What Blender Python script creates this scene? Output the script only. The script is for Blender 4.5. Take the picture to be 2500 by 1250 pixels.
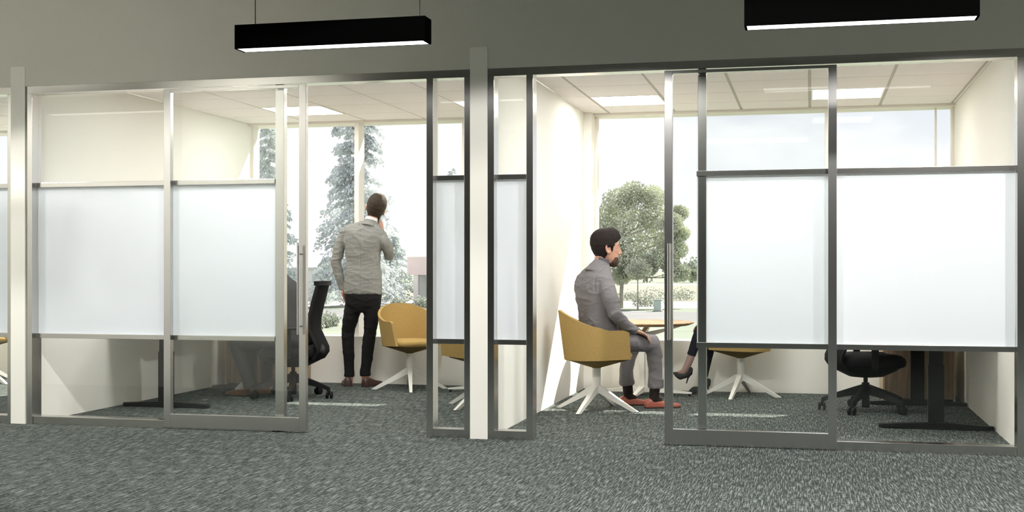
import bpy, bmesh, math, random
from math import sin, cos, pi, radians, sqrt, atan2
from mathutils import Vector, Matrix, noise

# ------------------------------------------------------------------ camera, sky, sun, exposure
S = bpy.context.scene
C = S.collection
for o in list(bpy.data.objects):
    bpy.data.objects.remove(o)

EYE = 1.125
FOC = 3042.0
ANG = atan2(731, 3042)
cam_d = bpy.data.cameras.new('camera')
cam = bpy.data.objects.new('camera', cam_d)
C.objects.link(cam)
cam.location = (0, 0, EYE)
cam.rotation_euler = (pi / 2, 0, ANG)
cam_d.sensor_width = 36
cam_d.lens = 36 * FOC / 2500
cam_d.shift_y = 30 / 2500
cam_d.clip_end = 2000
S.camera = cam

S.view_settings.view_transform = 'Standard'
S.view_settings.look = 'None'
S.view_settings.gamma = 1
S.view_settings.use_curve_mapping = False
S.view_settings.exposure = 0.0
S.cycles.max_bounces = 10
S.cycles.diffuse_bounces = 5
S.cycles.transparent_max_bounces = 24
S.cycles.sample_clamp_indirect = 6

SKY_LOW = (1.25, 1.25, 1.24)
SKY_HIGH = (0.85, 0.88, 0.975)
CLOUD = (1.3, 1.3, 1.3)
SKY_STRENGTH = 1.0
SUN_STRENGTH = 15
CEIL_PANEL = 19.0
PENDANT = 4.0
CORRIDOR_FILL = 470
WALL_FILL = 250

w = bpy.data.worlds.new('sky')
S.world = w
w.use_nodes = True
nt = w.node_tree
nt.nodes.clear()
N = nt.nodes.new
tc = N('ShaderNodeTexCoord')
sep = N('ShaderNodeSeparateXYZ')
nt.links.new(tc.outputs['Generated'], sep.inputs[0])
rmp = N('ShaderNodeMapRange')
rmp.inputs['From Min'].default_value = 0.0
rmp.inputs['From Max'].default_value = 0.16
nt.links.new(sep.outputs['Z'], rmp.inputs['Value'])
mix = N('ShaderNodeMixRGB')
mix.inputs[1].default_value = (*SKY_LOW, 1)
mix.inputs[2].default_value = (*SKY_HIGH, 1)
nt.links.new(rmp.outputs[0], mix.inputs[0])
mp = N('ShaderNodeMapping')
mp.inputs['Scale'].default_value = (1.0, 1.0, 2.6)
mp.inputs['Rotation'].default_value = (0.1, 0.35, 0.2)
mp.inputs['Location'].default_value = (3.1, 0.7, 1.9)
nt.links.new(tc.outputs['Generated'], mp.inputs[0])
nz = N('ShaderNodeTexNoise')
nz.inputs['Scale'].default_value = 4.5
nz.inputs['Detail'].default_value = 7
nz.inputs['Roughness'].default_value = 0.52
nt.links.new(mp.outputs[0], nz.inputs['Vector'])
cr = N('ShaderNodeValToRGB')
cr.color_ramp.elements[0].position = 0.49
cr.color_ramp.elements[1].position = 0.70
nt.links.new(nz.outputs['Fac'], cr.inputs[0])
mix2 = N('ShaderNodeMixRGB')
nt.links.new(cr.outputs[0], mix2.inputs[0])
nt.links.new(mix.outputs[0], mix2.inputs[1])
mix2.inputs[2].default_value = (*CLOUD, 1)
bg = N('ShaderNodeBackground')
bg.inputs['Strength'].default_value = SKY_STRENGTH
nt.links.new(mix2.outputs[0], bg.inputs['Color'])
wo = N('ShaderNodeOutputWorld')
nt.links.new(bg.outputs[0], wo.inputs[0])

sun_d = bpy.data.lights.new('sun', 'SUN')
sun_d.energy = SUN_STRENGTH
sun_d.angle = radians(0.5)
sun_d.color = (1.0, 0.95, 0.84)
sun = bpy.data.objects.new('sun', sun_d)
C.objects.link(sun)
SUN_DIR = Vector((-0.57, -1.0, -1.13)).normalized()
sun.rotation_euler = SUN_DIR.to_track_quat('-Z', 'Y').to_euler()
sun.location = (10, 30, 30)

# ------------------------------------------------------------------ helpers
def ray(px, py):
    ca, sa = cos(ANG), sin(ANG)
    x = (px - 1250) / FOC
    return Vector((x * ca - sa, x * sa + ca, -(py - 655) / FOC))

def at(px, py, Y):
    """world point seen at photograph pixel (px, py) at depth Y"""
    d = ray(px, py)
    t = Y / d.y
    return Vector((t * d.x, Y, EYE + t * d.z))

class MB:
    def __init__(self):
        self.v = []; self.f = []; self.m = []; self.cur = 0
    def add(self, vs, fs):
        b = len(self.v)
        self.v += [tuple(x) for x in vs]
        for f in fs:
            self.f.append(tuple(i + b for i in f)); self.m.append(self.cur)
        return self
    def box(self, x0, x1, y0, y1, z0, z1):
        vs = [(x0,y0,z0),(x1,y0,z0),(x1,y1,z0),(x0,y1,z0),(x0,y0,z1),(x1,y0,z1),(x1,y1,z1),(x0,y1,z1)]
        fs = [(0,3,2,1),(4,5,6,7),(0,1,5,4),(1,2,6,5),(2,3,7,6),(3,0,4,7)]
        return self.add(vs, fs)
    def bbox(self, x0, x1, y0, y1, z0, z1, b=0.004):
        """box with bevelled edges"""
        bm = bmesh.new()
        bmesh.ops.create_cube(bm, size=1)
        for v in bm.verts:
            v.co = Vector((x0 if v.co.x < 0 else x1, y0 if v.co.y < 0 else y1, z0 if v.co.z < 0 else z1))
        bmesh.ops.bevel(bm, geom=list(bm.edges), offset=b, segments=2, profile=0.6, affect='EDGES')
        self.bm(bm); return self
    def bm(self, bm):
        bm.verts.ensure_lookup_table()
        self.add([v.co[:] for v in bm.verts], [[v.index for v in f.verts] for f in bm.faces])
        bm.free()
    def rings(self, rings, cap=True, closed=True):
        n = len(rings[0]); vs = []; fs = []
        for r in rings: vs += r
        for i in range(len(rings) - 1):
            for j in range(n if closed else n - 1):
                a = i*n + j; b = i*n + (j+1) % n
                fs.append((a, b, b + n, a + n))
        if cap:
            fs.append(tuple(reversed(range(n))))
            fs.append(tuple(range((len(rings)-1)*n, len(rings)*n)))
        return self.add(vs, fs)
    def tube(self, pts, radii, n=12, cap=True):
        pts = [Vector(p) for p in pts]
        if not isinstance(radii, (list, tuple)): radii = [radii] * len(pts)
        rs = []; up = None
        for i, p in enumerate(pts):
            t = (pts[min(i+1, len(pts)-1)] - pts[max(i-1, 0)]).normalized()
            if up is None:
                up = Vector((0,0,1)) if abs(t.z) < 0.9 else Vector((1,0,0))
            s = t.cross(up).normalized(); up = s.cross(t).normalized()
            r = radii[i]
            rs.append([p + s*(r*cos(2*pi*k/n)) + up*(r*sin(2*pi*k/n)) for k in range(n)])
        return self.rings(rs, cap)
    def lathe(self, prof, n=24, at=(0,0,0), cap=True):
        return self.rings([[Vector((at[0]+r*cos(2*pi*k/n), at[1]+r*sin(2*pi*k/n), at[2]+z)) for k in range(n)] for r, z in prof], cap)
    def bar(self, p0, p1, w0, h0, w1=None, h1=None, up=(0,0,1)):
        """rectangular bar between two points"""
        p0 = Vector(p0); p1 = Vector(p1); w1 = w1 or w0; h1 = h1 or h0
        t = (p1-p0).normalized(); s = t.cross(Vector(up)).normalized(); u = s.cross(t).normalized()
        def q(p, w, h): return [p - s*w/2 - u*h/2, p + s*w/2 - u*h/2, p + s*w/2 + u*h/2, p - s*w/2 + u*h/2]
        return self.rings([q(p0, w0, h0), q(p1, w1, h1)])
    def move(self, M):
        self.v = [tuple(M @ Vector(x)) for x in self.v]; return self
    def mesh(self, name, mats, smooth=False, ang=40):
        me = bpy.data.meshes.new(name)
        me.from_pydata(self.v, [], self.f)
        for m in (mats if isinstance(mats, (list, tuple)) else [mats]): me.materials.append(m)
        if isinstance(mats, (list, tuple)) and len(mats) > 1:
            me.polygons.foreach_set('material_index', self.m)
        if smooth:
            bm = bmesh.new(); bm.from_mesh(me)
            for f in bm.faces: f.smooth = True
            for e in bm.edges:
                if len(e.link_faces) == 2 and e.calc_face_angle(0) > radians(ang): e.smooth = False
            bm.to_mesh(me); bm.free()
        me.update()
        return me
    def build(self, name, mats, parent=None, smooth=False, ang=40):
        return link(name, self.mesh(name, mats, smooth, ang), parent)

def link(name, me, parent=None):
    o = bpy.data.objects.new(name, me)
    C.objects.link(o)
    if parent is not None: o.parent = parent
    return o

def tag(o, label=None, cat=None, group=None, kind=None):
    if label: o['label'] = label
    if cat: o['category'] = cat
    if group: o['group'] = group
    if kind: o['kind'] = kind
    return o

def empty(name, loc=(0,0,0), rz=0.0, **k):
    o = bpy.data.objects.new(name, None)
    C.objects.link(o)
    o.location = loc; o.rotation_euler = (0, 0, rz); o.empty_display_size = 0.1
    return tag(o, **k)

def struct(o, label=None, cat=None):
    return tag(o, label, cat, kind='structure')

def copy_tree(o, parent=None):
    c = o.copy(); C.objects.link(c)
    if parent is not None:
        c.parent = parent
    for ch in [x for x in C.objects if x.parent is o]:
        copy_tree(ch, c)
    return c

# ------------------------------------------------------------------ materials
def newmat(name):
    m = bpy.data.materials.new(name); m.use_nodes = True
    return m, m.node_tree, m.node_tree.nodes['Principled BSDF']

def mat(name, col, rough=0.6, metal=0.0, spec=0.5, var=0.0, vscale=20.0, bump=0.0, bscale=200.0, stretch=None, sheen=0.0):
    m, t, p = newmat(name)
    p.inputs['Base Color'].default_value = (*col, 1)
    p.inputs['Roughness'].default_value = rough
    p.inputs['Metallic'].default_value = metal
    p.inputs['Specular IOR Level'].default_value = spec
    if sheen: p.inputs['Sheen Weight'].default_value = sheen
    if var or bump:
        co = t.nodes.new('ShaderNodeTexCoord'); mpn = t.nodes.new('ShaderNodeMapping')
        t.links.new(co.outputs['Object'], mpn.inputs[0])
        if stretch: mpn.inputs['Scale'].default_value = stretch
    if var:
        n = t.nodes.new('ShaderNodeTexNoise'); n.inputs['Scale'].default_value = vscale; n.inputs['Detail'].default_value = 4
        t.links.new(mpn.outputs[0], n.inputs['Vector'])
        r = t.nodes.new('ShaderNodeValToRGB')
        r.color_ramp.elements[0].position = 0.3; r.color_ramp.elements[1].position = 0.7
        r.color_ramp.elements[0].color = (*[max(0, c*(1-var)) for c in col], 1)
        r.color_ramp.elements[1].color = (*[min(1, c*(1+var)) for c in col], 1)
        t.links.new(n.outputs['Fac'], r.inputs[0]); t.links.new(r.outputs[0], p.inputs['Base Color'])
    if bump:
        n2 = t.nodes.new('ShaderNodeTexNoise'); n2.inputs['Scale'].default_value = bscale; n2.inputs['Detail'].default_value = 3
        t.links.new(mpn.outputs[0], n2.inputs['Vector'])
        b = t.nodes.new('ShaderNodeBump'); b.inputs['Strength'].default_value = bump; b.inputs['Distance'].default_value = 0.004
        t.links.new(n2.outputs['Fac'], b.inputs['Height']); t.links.new(b.outputs[0], p.inputs['Normal'])
    return m

def emis(name, col, strength):
    m = bpy.data.materials.new(name); m.use_nodes = True; t = m.node_tree; t.nodes.clear()
    e = t.nodes.new('ShaderNodeEmission'); e.inputs[0].default_value = (*col, 1); e.inputs[1].default_value = strength
    o = t.nodes.new('ShaderNodeOutputMaterial'); t.links.new(e.outputs[0], o.inputs[0]); return m

def glassmat(name, tint=(0.985, 0.992, 0.988), ior=1.45):
    m = bpy.data.materials.new(name); m.use_nodes = True; t = m.node_tree; t.nodes.clear()
    tr = t.nodes.new('ShaderNodeBsdfTransparent'); tr.inputs[0].default_value = (*tint, 1)
    gl = t.nodes.new('ShaderNodeBsdfGlossy'); gl.inputs['Roughness'].default_value = 0.0
    fr = t.nodes.new('ShaderNodeFresnel')      # same reflectance from both sides of a thin sheet
    ge = t.nodes.new('ShaderNodeNewGeometry'); mr = t.nodes.new('ShaderNodeMapRange')
    mr.inputs['To Min'].default_value = ior; mr.inputs['To Max'].default_value = 1 / ior
    t.links.new(ge.outputs['Backfacing'], mr.inputs['Value']); t.links.new(mr.outputs[0], fr.inputs['IOR'])
    mx = t.nodes.new('ShaderNodeMixShader'); o = t.nodes.new('ShaderNodeOutputMaterial')
    t.links.new(fr.outputs[0], mx.inputs[0]); t.links.new(tr.outputs[0], mx.inputs[1]); t.links.new(gl.outputs[0], mx.inputs[2])
    t.links.new(mx.outputs[0], o.inputs[0]); return m

def frostmat(name):
    m = bpy.data.materials.new(name); m.use_nodes = True; t = m.node_tree; t.nodes.clear()
    d = t.nodes.new('ShaderNodeBsdfDiffuse'); d.inputs[0].default_value = (0.775, 0.825, 0.885, 1)
    tr = t.nodes.new('ShaderNodeBsdfTranslucent'); tr.inputs[0].default_value = (0.80, 0.85, 0.91, 1)
    mx = t.nodes.new('ShaderNodeMixShader'); mx.inputs[0].default_value = 0.52; o = t.nodes.new('ShaderNodeOutputMaterial')
    t.links.new(d.outputs[0], mx.inputs[1]); t.links.new(tr.outputs[0], mx.inputs[2]); t.links.new(mx.outputs[0], o.inputs[0])
    return m

def carpetmat():
    m, t, p = newmat('carpet')
    co = t.nodes.new('ShaderNodeTexCoord')
    def layer(scale, st, rot, lo, hi):
        mpn = t.nodes.new('ShaderNodeMapping'); mpn.inputs['Scale'].default_value = st; mpn.inputs['Rotation'].default_value = (0, 0, rot)
        t.links.new(co.outputs['Object'], mpn.inputs[0])
        n = t.nodes.new('ShaderNodeTexNoise'); n.inputs['Scale'].default_value = scale; n.inputs['Detail'].default_value = 2.5; n.inputs['Distortion'].default_value = 0.25
        t.links.new(mpn.outputs[0], n.inputs['Vector'])
        r = t.nodes.new('ShaderNodeMapRange'); r.inputs['From Min'].default_value = lo; r.inputs['From Max'].default_value = hi
        t.links.new(n.outputs['Fac'], r.inputs['Value']); return r.outputs[0], n.outputs['Fac']
    a, an = layer(170, (1.0, 0.045, 1), 0.03, 0.48, 0.66)
    b, bn = layer(170, (0.36, 0.24, 1), 0.03, 0.54, 0.74)
    c, cn = layer(260, (1, 1, 1), 0.0, 0.3, 0.7)
    mxm = t.nodes.new('ShaderNodeMath'); mxm.operation = 'MAXIMUM'
    t.links.new(a, mxm.inputs[0]); t.links.new(b, mxm.inputs[1])
    ml = t.nodes.new('ShaderNodeMath'); ml.operation = 'MULTIPLY'
    ad = t.nodes.new('ShaderNodeMath'); ad.operation = 'MULTIPLY_ADD'; ad.inputs[1].default_value = 0.6; ad.inputs[2].default_value = 0.45
    t.links.new(c, ad.inputs[0])
    t.links.new(mxm.outputs[0], ml.inputs[0]); t.links.new(ad.outputs[0], ml.inputs[1])
    r = t.nodes.new('ShaderNodeValToRGB')
    r.color_ramp.elements[0].position = 0.02; r.color_ramp.elements[0].color = (0.034, 0.040, 0.0375, 1)
    r.color_ramp.elements[1].position = 0.85; r.color_ramp.elements[1].color = (0.23, 0.262, 0.245, 1)
    t.links.new(ml.outputs[0], r.inputs[0]); t.links.new(r.outputs[0], p.inputs['Base Color'])
    p.inputs['Roughness'].default_value = 0.95; p.inputs['Specular IOR Level'].default_value = 0.1
    bp = t.nodes.new('ShaderNodeBump'); bp.inputs['Strength'].default_value = 0.5; bp.inputs['Distance'].default_value = 0.004
    t.links.new(ml.outputs[0], bp.inputs['Height']); t.links.new(bp.outputs[0], p.inputs['Normal'])
    return m

def woodmat(name, c0, c1, axis=(1, 14, 14), rough=0.5):
    m, t, p = newmat(name)
    co = t.nodes.new('ShaderNodeTexCoord'); mpn = t.nodes.new('ShaderNodeMapping'); mpn.inputs['Scale'].default_value = axis
    t.links.new(co.outputs['Object'], mpn.inputs[0])
    n = t.nodes.new('ShaderNodeTexNoise'); n.inputs['Scale'].default_value = 2.4; n.inputs['Detail'].default_value = 7; n.inputs['Distortion'].default_value = 1.2
    t.links.new(mpn.outputs[0], n.inputs['Vector'])
    r = t.nodes.new('ShaderNodeValToRGB')
    r.color_ramp.elements[0].position = 0.32; r.color_ramp.elements[0].color = (*c0, 1)
    r.color_ramp.elements[1].position = 0.66; r.color_ramp.elements[1].color = (*c1, 1)
    t.links.new(n.outputs['Fac'], r.inputs[0]); t.links.new(r.outputs[0], p.inputs['Base Color'])
    p.inputs['Roughness'].default_value = rough
    return m

def fabricmat(name, c0, c1, scale=420, rough=0.9):
    m, t, p = newmat(name)
    co = t.nodes.new('ShaderNodeTexCoord')
    n = t.nodes.new('ShaderNodeTexNoise'); n.inputs['Scale'].default_value = scale; n.inputs['Detail'].default_value = 2
    t.links.new(co.outputs['Object'], n.inputs['Vector'])
    r = t.nodes.new('ShaderNodeValToRGB')
    r.color_ramp.elements[0].position = 0.38; r.color_ramp.elements[0].color = (*c0, 1)
    r.color_ramp.elements[1].position = 0.62; r.color_ramp.elements[1].color = (*c1, 1)
    t.links.new(n.outputs['Fac'], r.inputs[0]); t.links.new(r.outputs[0], p.inputs['Base Color'])
    p.inputs['Roughness'].default_value = rough; p.inputs['Specular IOR Level'].default_value = 0.15
    b = t.nodes.new('ShaderNodeBump'); b.inputs['Strength'].default_value = 0.35; b.inputs['Distance'].default_value = 0.002
    t.links.new(n.outputs['Fac'], b.inputs['Height']); t.links.new(b.outputs[0], p.inputs['Normal'])
    return m

M = {}
M['carpet'] = carpetmat()
M['cream'] = mat('cream_paint', (0.87, 0.848, 0.785), 0.7, bump=0.05, bscale=300)
M['cream_lifted'] = mat('lifted_cream_paint', (0.93, 0.91, 0.855), 0.7, bump=0.05, bscale=300)  # cream lightened in colour for bounce light missing under the windows
M['column'] = mat('column_paint', (0.86, 0.85, 0.79), 0.7, bump=0.05, bscale=300)
M['bulkhead'] = mat('dimmed_cream_paint', (0.70, 0.69, 0.63), 0.8, bump=0.05, bscale=250)  # the column cream, darkened to stand for dim light above the partition
M['tile'] = mat('ceiling_tile', (0.88, 0.838, 0.84), 0.95, var=0.03, vscale=60, bump=0.15, bscale=160)
M['grid'] = mat('ceiling_grid', (0.50, 0.475, 0.43), 0.6)
M['corr_ceil'] = mat('corridor_ceiling', (0.52, 0.51, 0.47), 0.9)
M['dark_wall'] = mat('dark_wall', (0.06, 0.06, 0.058), 0.8)
M['alu'] = mat('satin_aluminium', (0.62, 0.61, 0.59), 0.22, metal=1.0)
M['alu_door'] = mat('door_aluminium', (0.63, 0.62, 0.61), 0.25, metal=1.0)
M['steel'] = mat('handle_steel', (0.72, 0.71, 0.70), 0.22, metal=1.0)
M['glass'] = glassmat('clear_glass')
M['win_glass'] = glassmat('window_glass', (0.99, 0.995, 0.992), 1.13)
M['frost'] = frostmat('frosted_film')
M['black'] = mat('black_housing', (0.0015, 0.0015, 0.0015), 0.8, spec=0.0)
M['cable'] = mat('black_cable', (0.01, 0.01, 0.01), 0.6)
M['led'] = emis('led_diffuser', (1.0, 0.99, 0.97), PENDANT)
M['panel_fill'] = emis('fill_ceiling_panel', (1.0, 0.98, 0.94), CEIL_PANEL*1.35)  # stronger emission for the added front row of fill panels
M['panel'] = emis('ceiling_panel', (1.0, 0.98, 0.94), CEIL_PANEL)
M['frame_white'] = mat('window_frame_white', (0.80, 0.76, 0.70), 0.5)
M['sill'] = mat('sill_white', (0.94, 0.93, 0.91), 0.5)
M['mustard'] = fabricmat('mustard_fabric', (0.33, 0.215, 0.07), (0.50, 0.345, 0.135))
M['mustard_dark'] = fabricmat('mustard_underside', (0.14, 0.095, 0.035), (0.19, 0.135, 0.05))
M['white_metal'] = mat('white_powder_coat', (0.80, 0.79, 0.74), 0.45)
M['plastic'] = mat('black_plastic', (0.007, 0.007, 0.007), 0.55, spec=0.22)
M['mesh_black'] = mat('black_mesh_fabric', (0.007, 0.007, 0.0075), 0.75, spec=0.15, bump=0.2, bscale=500)
M['desk_steel'] = mat('black_steel', (0.007, 0.007, 0.007), 0.55, spec=0.22)
M['oak'] = woodmat('oak_top', (0.50, 0.30, 0.15), (0.80, 0.58, 0.36), (1, 12, 12))
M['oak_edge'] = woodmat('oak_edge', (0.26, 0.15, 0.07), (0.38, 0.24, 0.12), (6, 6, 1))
M['walnut'] = woodmat('cabinet_wood', (0.17, 0.115, 0.07), (0.29, 0.205, 0.13), (12, 12, 1))
M['walnut_pale'] = woodmat('cabinet_side_wood', (0.42, 0.31, 0.19), (0.52, 0.40, 0.26), (12, 12, 1))
M['desk_top'] = woodmat('desk_top_wood', (0.42, 0.28, 0.16), (0.56, 0.41, 0.26), (12, 1, 12))
# ------------------------------------------------------------------ setting: floor, walls, ceilings
YP, YB = 7.94, 8.055            # corridor face and room face of the glazed partition
YS, YO = 11.5, 11.87            # inner face of the sill wall, outer face of the facade
XL0, XL1 = -5.645, -5.528       # left wall
XM0, XM1 = -2.192, -2.074       # middle wall
XR0, XR1 = 1.236, 1.36          # right wall
ZH, ZC, ZS = 2.44, 2.583, 0.458 # partition head, office ceiling, window sill

def sbox(name, m, *b, label=None):
    return struct(MB().box(*b).build(name, m), label)

sbox('floor', M['carpet'], -9.4, 7.0, -3.0, YO, -0.1, 0.0, label='grey flecked carpet running from the corridor into the offices')
sbox('wall_left', M['column'], XL0, XL1, YP - 0.005, YO, 0, ZC, label='cream wall at the left side of the left office')
sbox('wall_middle', M['column'], XM0, XM1, YP - 0.005, YO, 0, ZC, label='cream wall between the two offices with white end face')
sbox('wall_right', M['cream'], XR0, XR1, YP + 0.02, YO, 0, ZC, label='cream wall at the right side of the right office')
sbox('wall_front', M['bulkhead'], -9.4, 7.0, YP, YB, ZH, 3.3, label='cream wall above the glazed office fronts, shade put into its colour')
sbox('wall_far', M['cream_lifted'], -9.4, 1.36, YS, YO, -0.4, ZS - 0.006, label='low cream wall under the office windows')
sbox('trim_1', M['frame_white'], -9.4, 1.36, 11.6, YO, 2.56, 3.6, label='wall strip above the office windows')
sbox('trim_2', M['sill'], -9.4, 1.24, YS, YO, ZS - 0.006, ZS, label='white window sill along the low wall')
sbox('wall_near_left', M['column'], -9.4, -4.2, 4.9, 5.3, 0, 3.3, label='cream corridor wall facing the left office')
sbox('wall_neighbour', M['cream'], -9.4, -9.25, 5.3, YO, 0, 3.3)
sbox('wall_near', M['dark_wall'], -9.4, 7.0, -3.1, -3.0, 0, 3.3)
sbox('wall_corridor_right', M['cream'], 7.0, 7.1, -3.0, YB, 0, 3.3)
sbox('wall_corridor_left', M['cream'], -9.5, -9.4, -3.0, YB, 0, 3.3)
sbox('wall_beyond_right', M['cream'], 1.36, 7.0, YP, YB, 0, ZH)
sbox('trim_3', M['corr_ceil'], -9.4, 7.0, -3.0, YP, 3.3, 3.4, label='corridor ceiling')
sbox('trim_4', M['bulkhead'], -9.4, 7.1, YB, YO, 2.75, 2.85, label='roof deck over the offices')
sbox('trim_5', M['cream'], XM1, -1.999, YS, YO, ZS, ZC, label='narrow cream pier at the left end of the right office window')
# added slabs outside, out of view, cut to shape the sunlight in the offices
sbox('sun_blocker_1', M['frame_white'], -4.6, -1.35, 12.58, 14.27, 3.10, 3.16, label='added outdoor slab shaping the sunlight into the left office')
sbox('sun_blocker_2', M['frame_white'], -0.45, 3.6, 12.58, 14.27, 3.10, 3.16, label='added outdoor slab shaping the sunlight into the right office')

# ceilings of lay-in tiles
def ceiling(name, x0, x1, xl, lights, label):
    root = struct(empty(name, (0, 0, 0)), label)
    yl = [y for y in (8.64, 9.25, 9.86, 10.47, 11.08)]
    xs = [x0] + [x for x in xl if x0 + 0.02 < x < x1 - 0.02] + [x1]
    ys = [YB] + yl + [11.6]
    cache = {}
    for i in range(len(xs) - 1):
        for j in range(len(ys) - 1):
            if (i, j) in lights: continue
            a, b, c, d = xs[i], xs[i+1], ys[j], ys[j+1]
            gx0 = 0.012 if i else 0.004; gx1 = 0.012 if i < len(xs) - 2 else 0.004
            wx = b - a - gx0 - gx1; wy = d - c - 0.012
            k = (round(wx, 3), round(wy, 3))
            if k not in cache:
                cache[k] = MB().bbox(-wx/2, wx/2, -wy/2, wy/2, 0, 0.02, 0.003).mesh('ceiling_tile', M['tile'])
            o = link('ceiling_tile', cache[k], root)
            o.location = ((a + gx0 + b - gx1)/2, (c + d)/2, ZC)
    for x in xs[1:-1]:
        MB().box(x - 0.013, x + 0.013, YB, 11.6, ZC + 0.008, ZC + 0.03).build('ceiling_rail', M['grid'], root)
    for y in ys[1:-1]:
        MB().box(x0, x1, y - 0.008, y + 0.008, ZC + 0.010, ZC + 0.03).build('ceiling_cross_rail', M['grid'], root)
    return xs, ys

xr = [-1.846 + 0.6105 * k for k in range(7)]
xl_ = [-4.88, -4.272, -3.665, -3.065, -2.455]
xn = [-11.172 - x for x in xl_]
ceil_r = ceiling('ceiling', XM1, XR0, xr, {(1, 4), (4, 4), (2, 1), (3, 1)}, 'ceiling of pale square tiles in the right office')
ceil_l = ceiling('ceiling', XL1, XM0, xl_, {(1, 4), (4, 4), (2, 1), (3, 1)}, 'ceiling of pale square tiles in the left office')
ceil_n = ceiling('ceiling', -9.25, XL0, sorted(xn), {(4, 4), (3, 1)}, 'ceiling of pale square tiles in the office beyond the left wall')

def panel_light(x0, x1, label, cy=(10.47 + 11.08)/2, m='panel'):
    cx = (x0 + x1)/2
    hx, hy = (x1 - x0)/2 - 0.012, 0.305 - 0.006
    r = empty('ceiling_light', (cx, cy, ZC), label=label, cat='ceiling light', group='square light panels in the office ceilings')
    f = MB()
    for b in ((-hx, hx, -hy, -hy + 0.012), (-hx, hx, hy - 0.012, hy), (-hx, -hx + 0.012, -hy + 0.012, hy - 0.012), (hx - 0.012, hx, -hy + 0.012, hy - 0.012)):
        f.box(*b, -0.002, 0.03)
    f.build('frame', M['frame_white'], r)
    MB().box(-hx + 0.0125, hx - 0.0125, -hy + 0.0125, hy - 0.0125, 0.006, 0.012).build('diffuser', M[m], r)
panel_light(ceil_r[0][1], ceil_r[0][2], 'square white light panel over the man in the mustard chair')
panel_light(ceil_r[0][4], ceil_r[0][5], 'square white light panel over the desk in the right office')
panel_light(ceil_l[0][1], ceil_l[0][2], 'square white light panel above the left sliding door, left office')
panel_light(ceil_l[0][4], ceil_l[0][5], 'square white light panel seen through the narrow pane left of the white wall end')
panel_light(ceil_n[0][4], ceil_n[0][5], 'square white light panel in the office at the far left edge')

for xs, k, lab in ((ceil_r[0], 2, 'added unseen fill panel of the right office, nearer the white wall end'), (ceil_r[0], 3, 'added unseen fill panel of the right office, nearer its right wall'),
                   (ceil_l[0], 2, 'added unseen fill panel of the left office, nearer its left wall'), (ceil_l[0], 3, 'added unseen fill panel of the left office, nearer the white wall end'), (ceil_n[0], 3, 'added unseen fill panel of the office beyond the left wall')):
    panel_light(xs[k], xs[k+1], lab, (8.64 + 9.25)/2, 'panel_fill')  # front row added out of view behind the head rails to brighten the offices

# ------------------------------------------------------------------ office windows
def window(name, x0, x1, mulls, label):
    r = struct(empty(name, (0, 0, 0)), label)
    xs = [x0]
    for a, b, y0, y1 in mulls:
        MB().bbox(a, b, y0, y1, ZS, 2.56, 0.003).build('mullion', M['frame_white'], r)
        xs += [(a + b)/2 - 0.004, (a + b)/2 + 0.004]
    xs.append(x1)
    for a, b in ((x0, x0 + 0.025), (x1 - 0.025, x1)):
        MB().box(a, b, 11.68, 11.78, ZS, 2.56).build('window_frame', M['frame_white'], r)
    for k in range(0, len(xs), 2):
        MB().box(xs[k] + 0.002, xs[k+1] - 0.002, 11.727, 11.733, ZS + 0.001, 2.559).build('window_pane', M['win_glass'], r)
window('window_1', XL1, XM0, [(-4.39, -4.343, 11.6, 11.76), (-3.285, -3.19, 11.6, 11.76)], 'wide window of the left office with slim pale mullions')
window('window_2', -1.999, XR0, [(0.119, 0.20, 11.6, 11.76), (1.074, 1.088, 11.70, 11.76)], 'wide window of the right office with slim pale mullions')
window('window_3', -9.25, XL0, [(-7.2, -7.12, 11.6, 11.76)], 'window of the office at the far left edge')

# ------------------------------------------------------------------ glazed fronts
A = M['alu']
Z1a, Z1b = 1.712, 1.745       # upper mid rail
Z0a, Z0b = 0.620, 0.653       # lower mid rail
YR0, YR1 = 8.0, 8.055
def alu(mb, name, parent): return mb.build(name, A, parent)

def screen(name, x0, x1, posts, label, rail=None):
    """fixed glazed screen: posts, head, bottom rail, two mid rails, clear-frosted-clear panes"""
    r = struct(empty(name, (0, 0, 0)), label)
    for a, b, y0 in posts:
        alu(MB().bbox(a, b, y0, YB, 0, 2.388, 0.0015), 'post', r)
    ia, ib = (rail or (posts[0][1], posts[-1][0]))
    alu(MB().bbox(ia, ib, YP + 0.012, YB, 0, 0.056, 0.0015), 'bottom_rail', r)
    for za, zb in ((Z0a, Z0b), (Z1a, Z1b)):
        alu(MB().bbox(ia, ib, 7.992, 8.052, za, zb, 0.0015), 'mid_rail', r)
    for za, zb in ((0.056, Z0a), (Z1b, 2.388)):
        MB().box(ia + 0.001, ib - 0.001, 8.018, 8.026, za, zb).build('glass_pane', M['glass'], r)
    g = MB().box(ia + 0.001, ib - 0.001, 8.018, 8.026, Z0b, Z1a)
    f = g.build('frosted_pane', [M['frost'], M['glass']], r)
    # film on the corridor face only: the rest of the pane is clear glass
    for i, p in enumerate(f.data.polygons): p.material_index = 0 if i == 2 else 1
    return r

def head(name, x0, x1, label):
    h = MB().bbox(x0, x1, YP, YB, 2.388, ZH, 0.0015)
    return struct(h.build(name, A), label)
head('trim_8', -5.514, XM0, 'metal head rail over the left office front')
head('trim_9', XM1, XR0 + 0.01, 'metal head rail over the right office front')
head('trim_10', -9.25, XL0, 'metal head rail over the far left office front')

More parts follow.
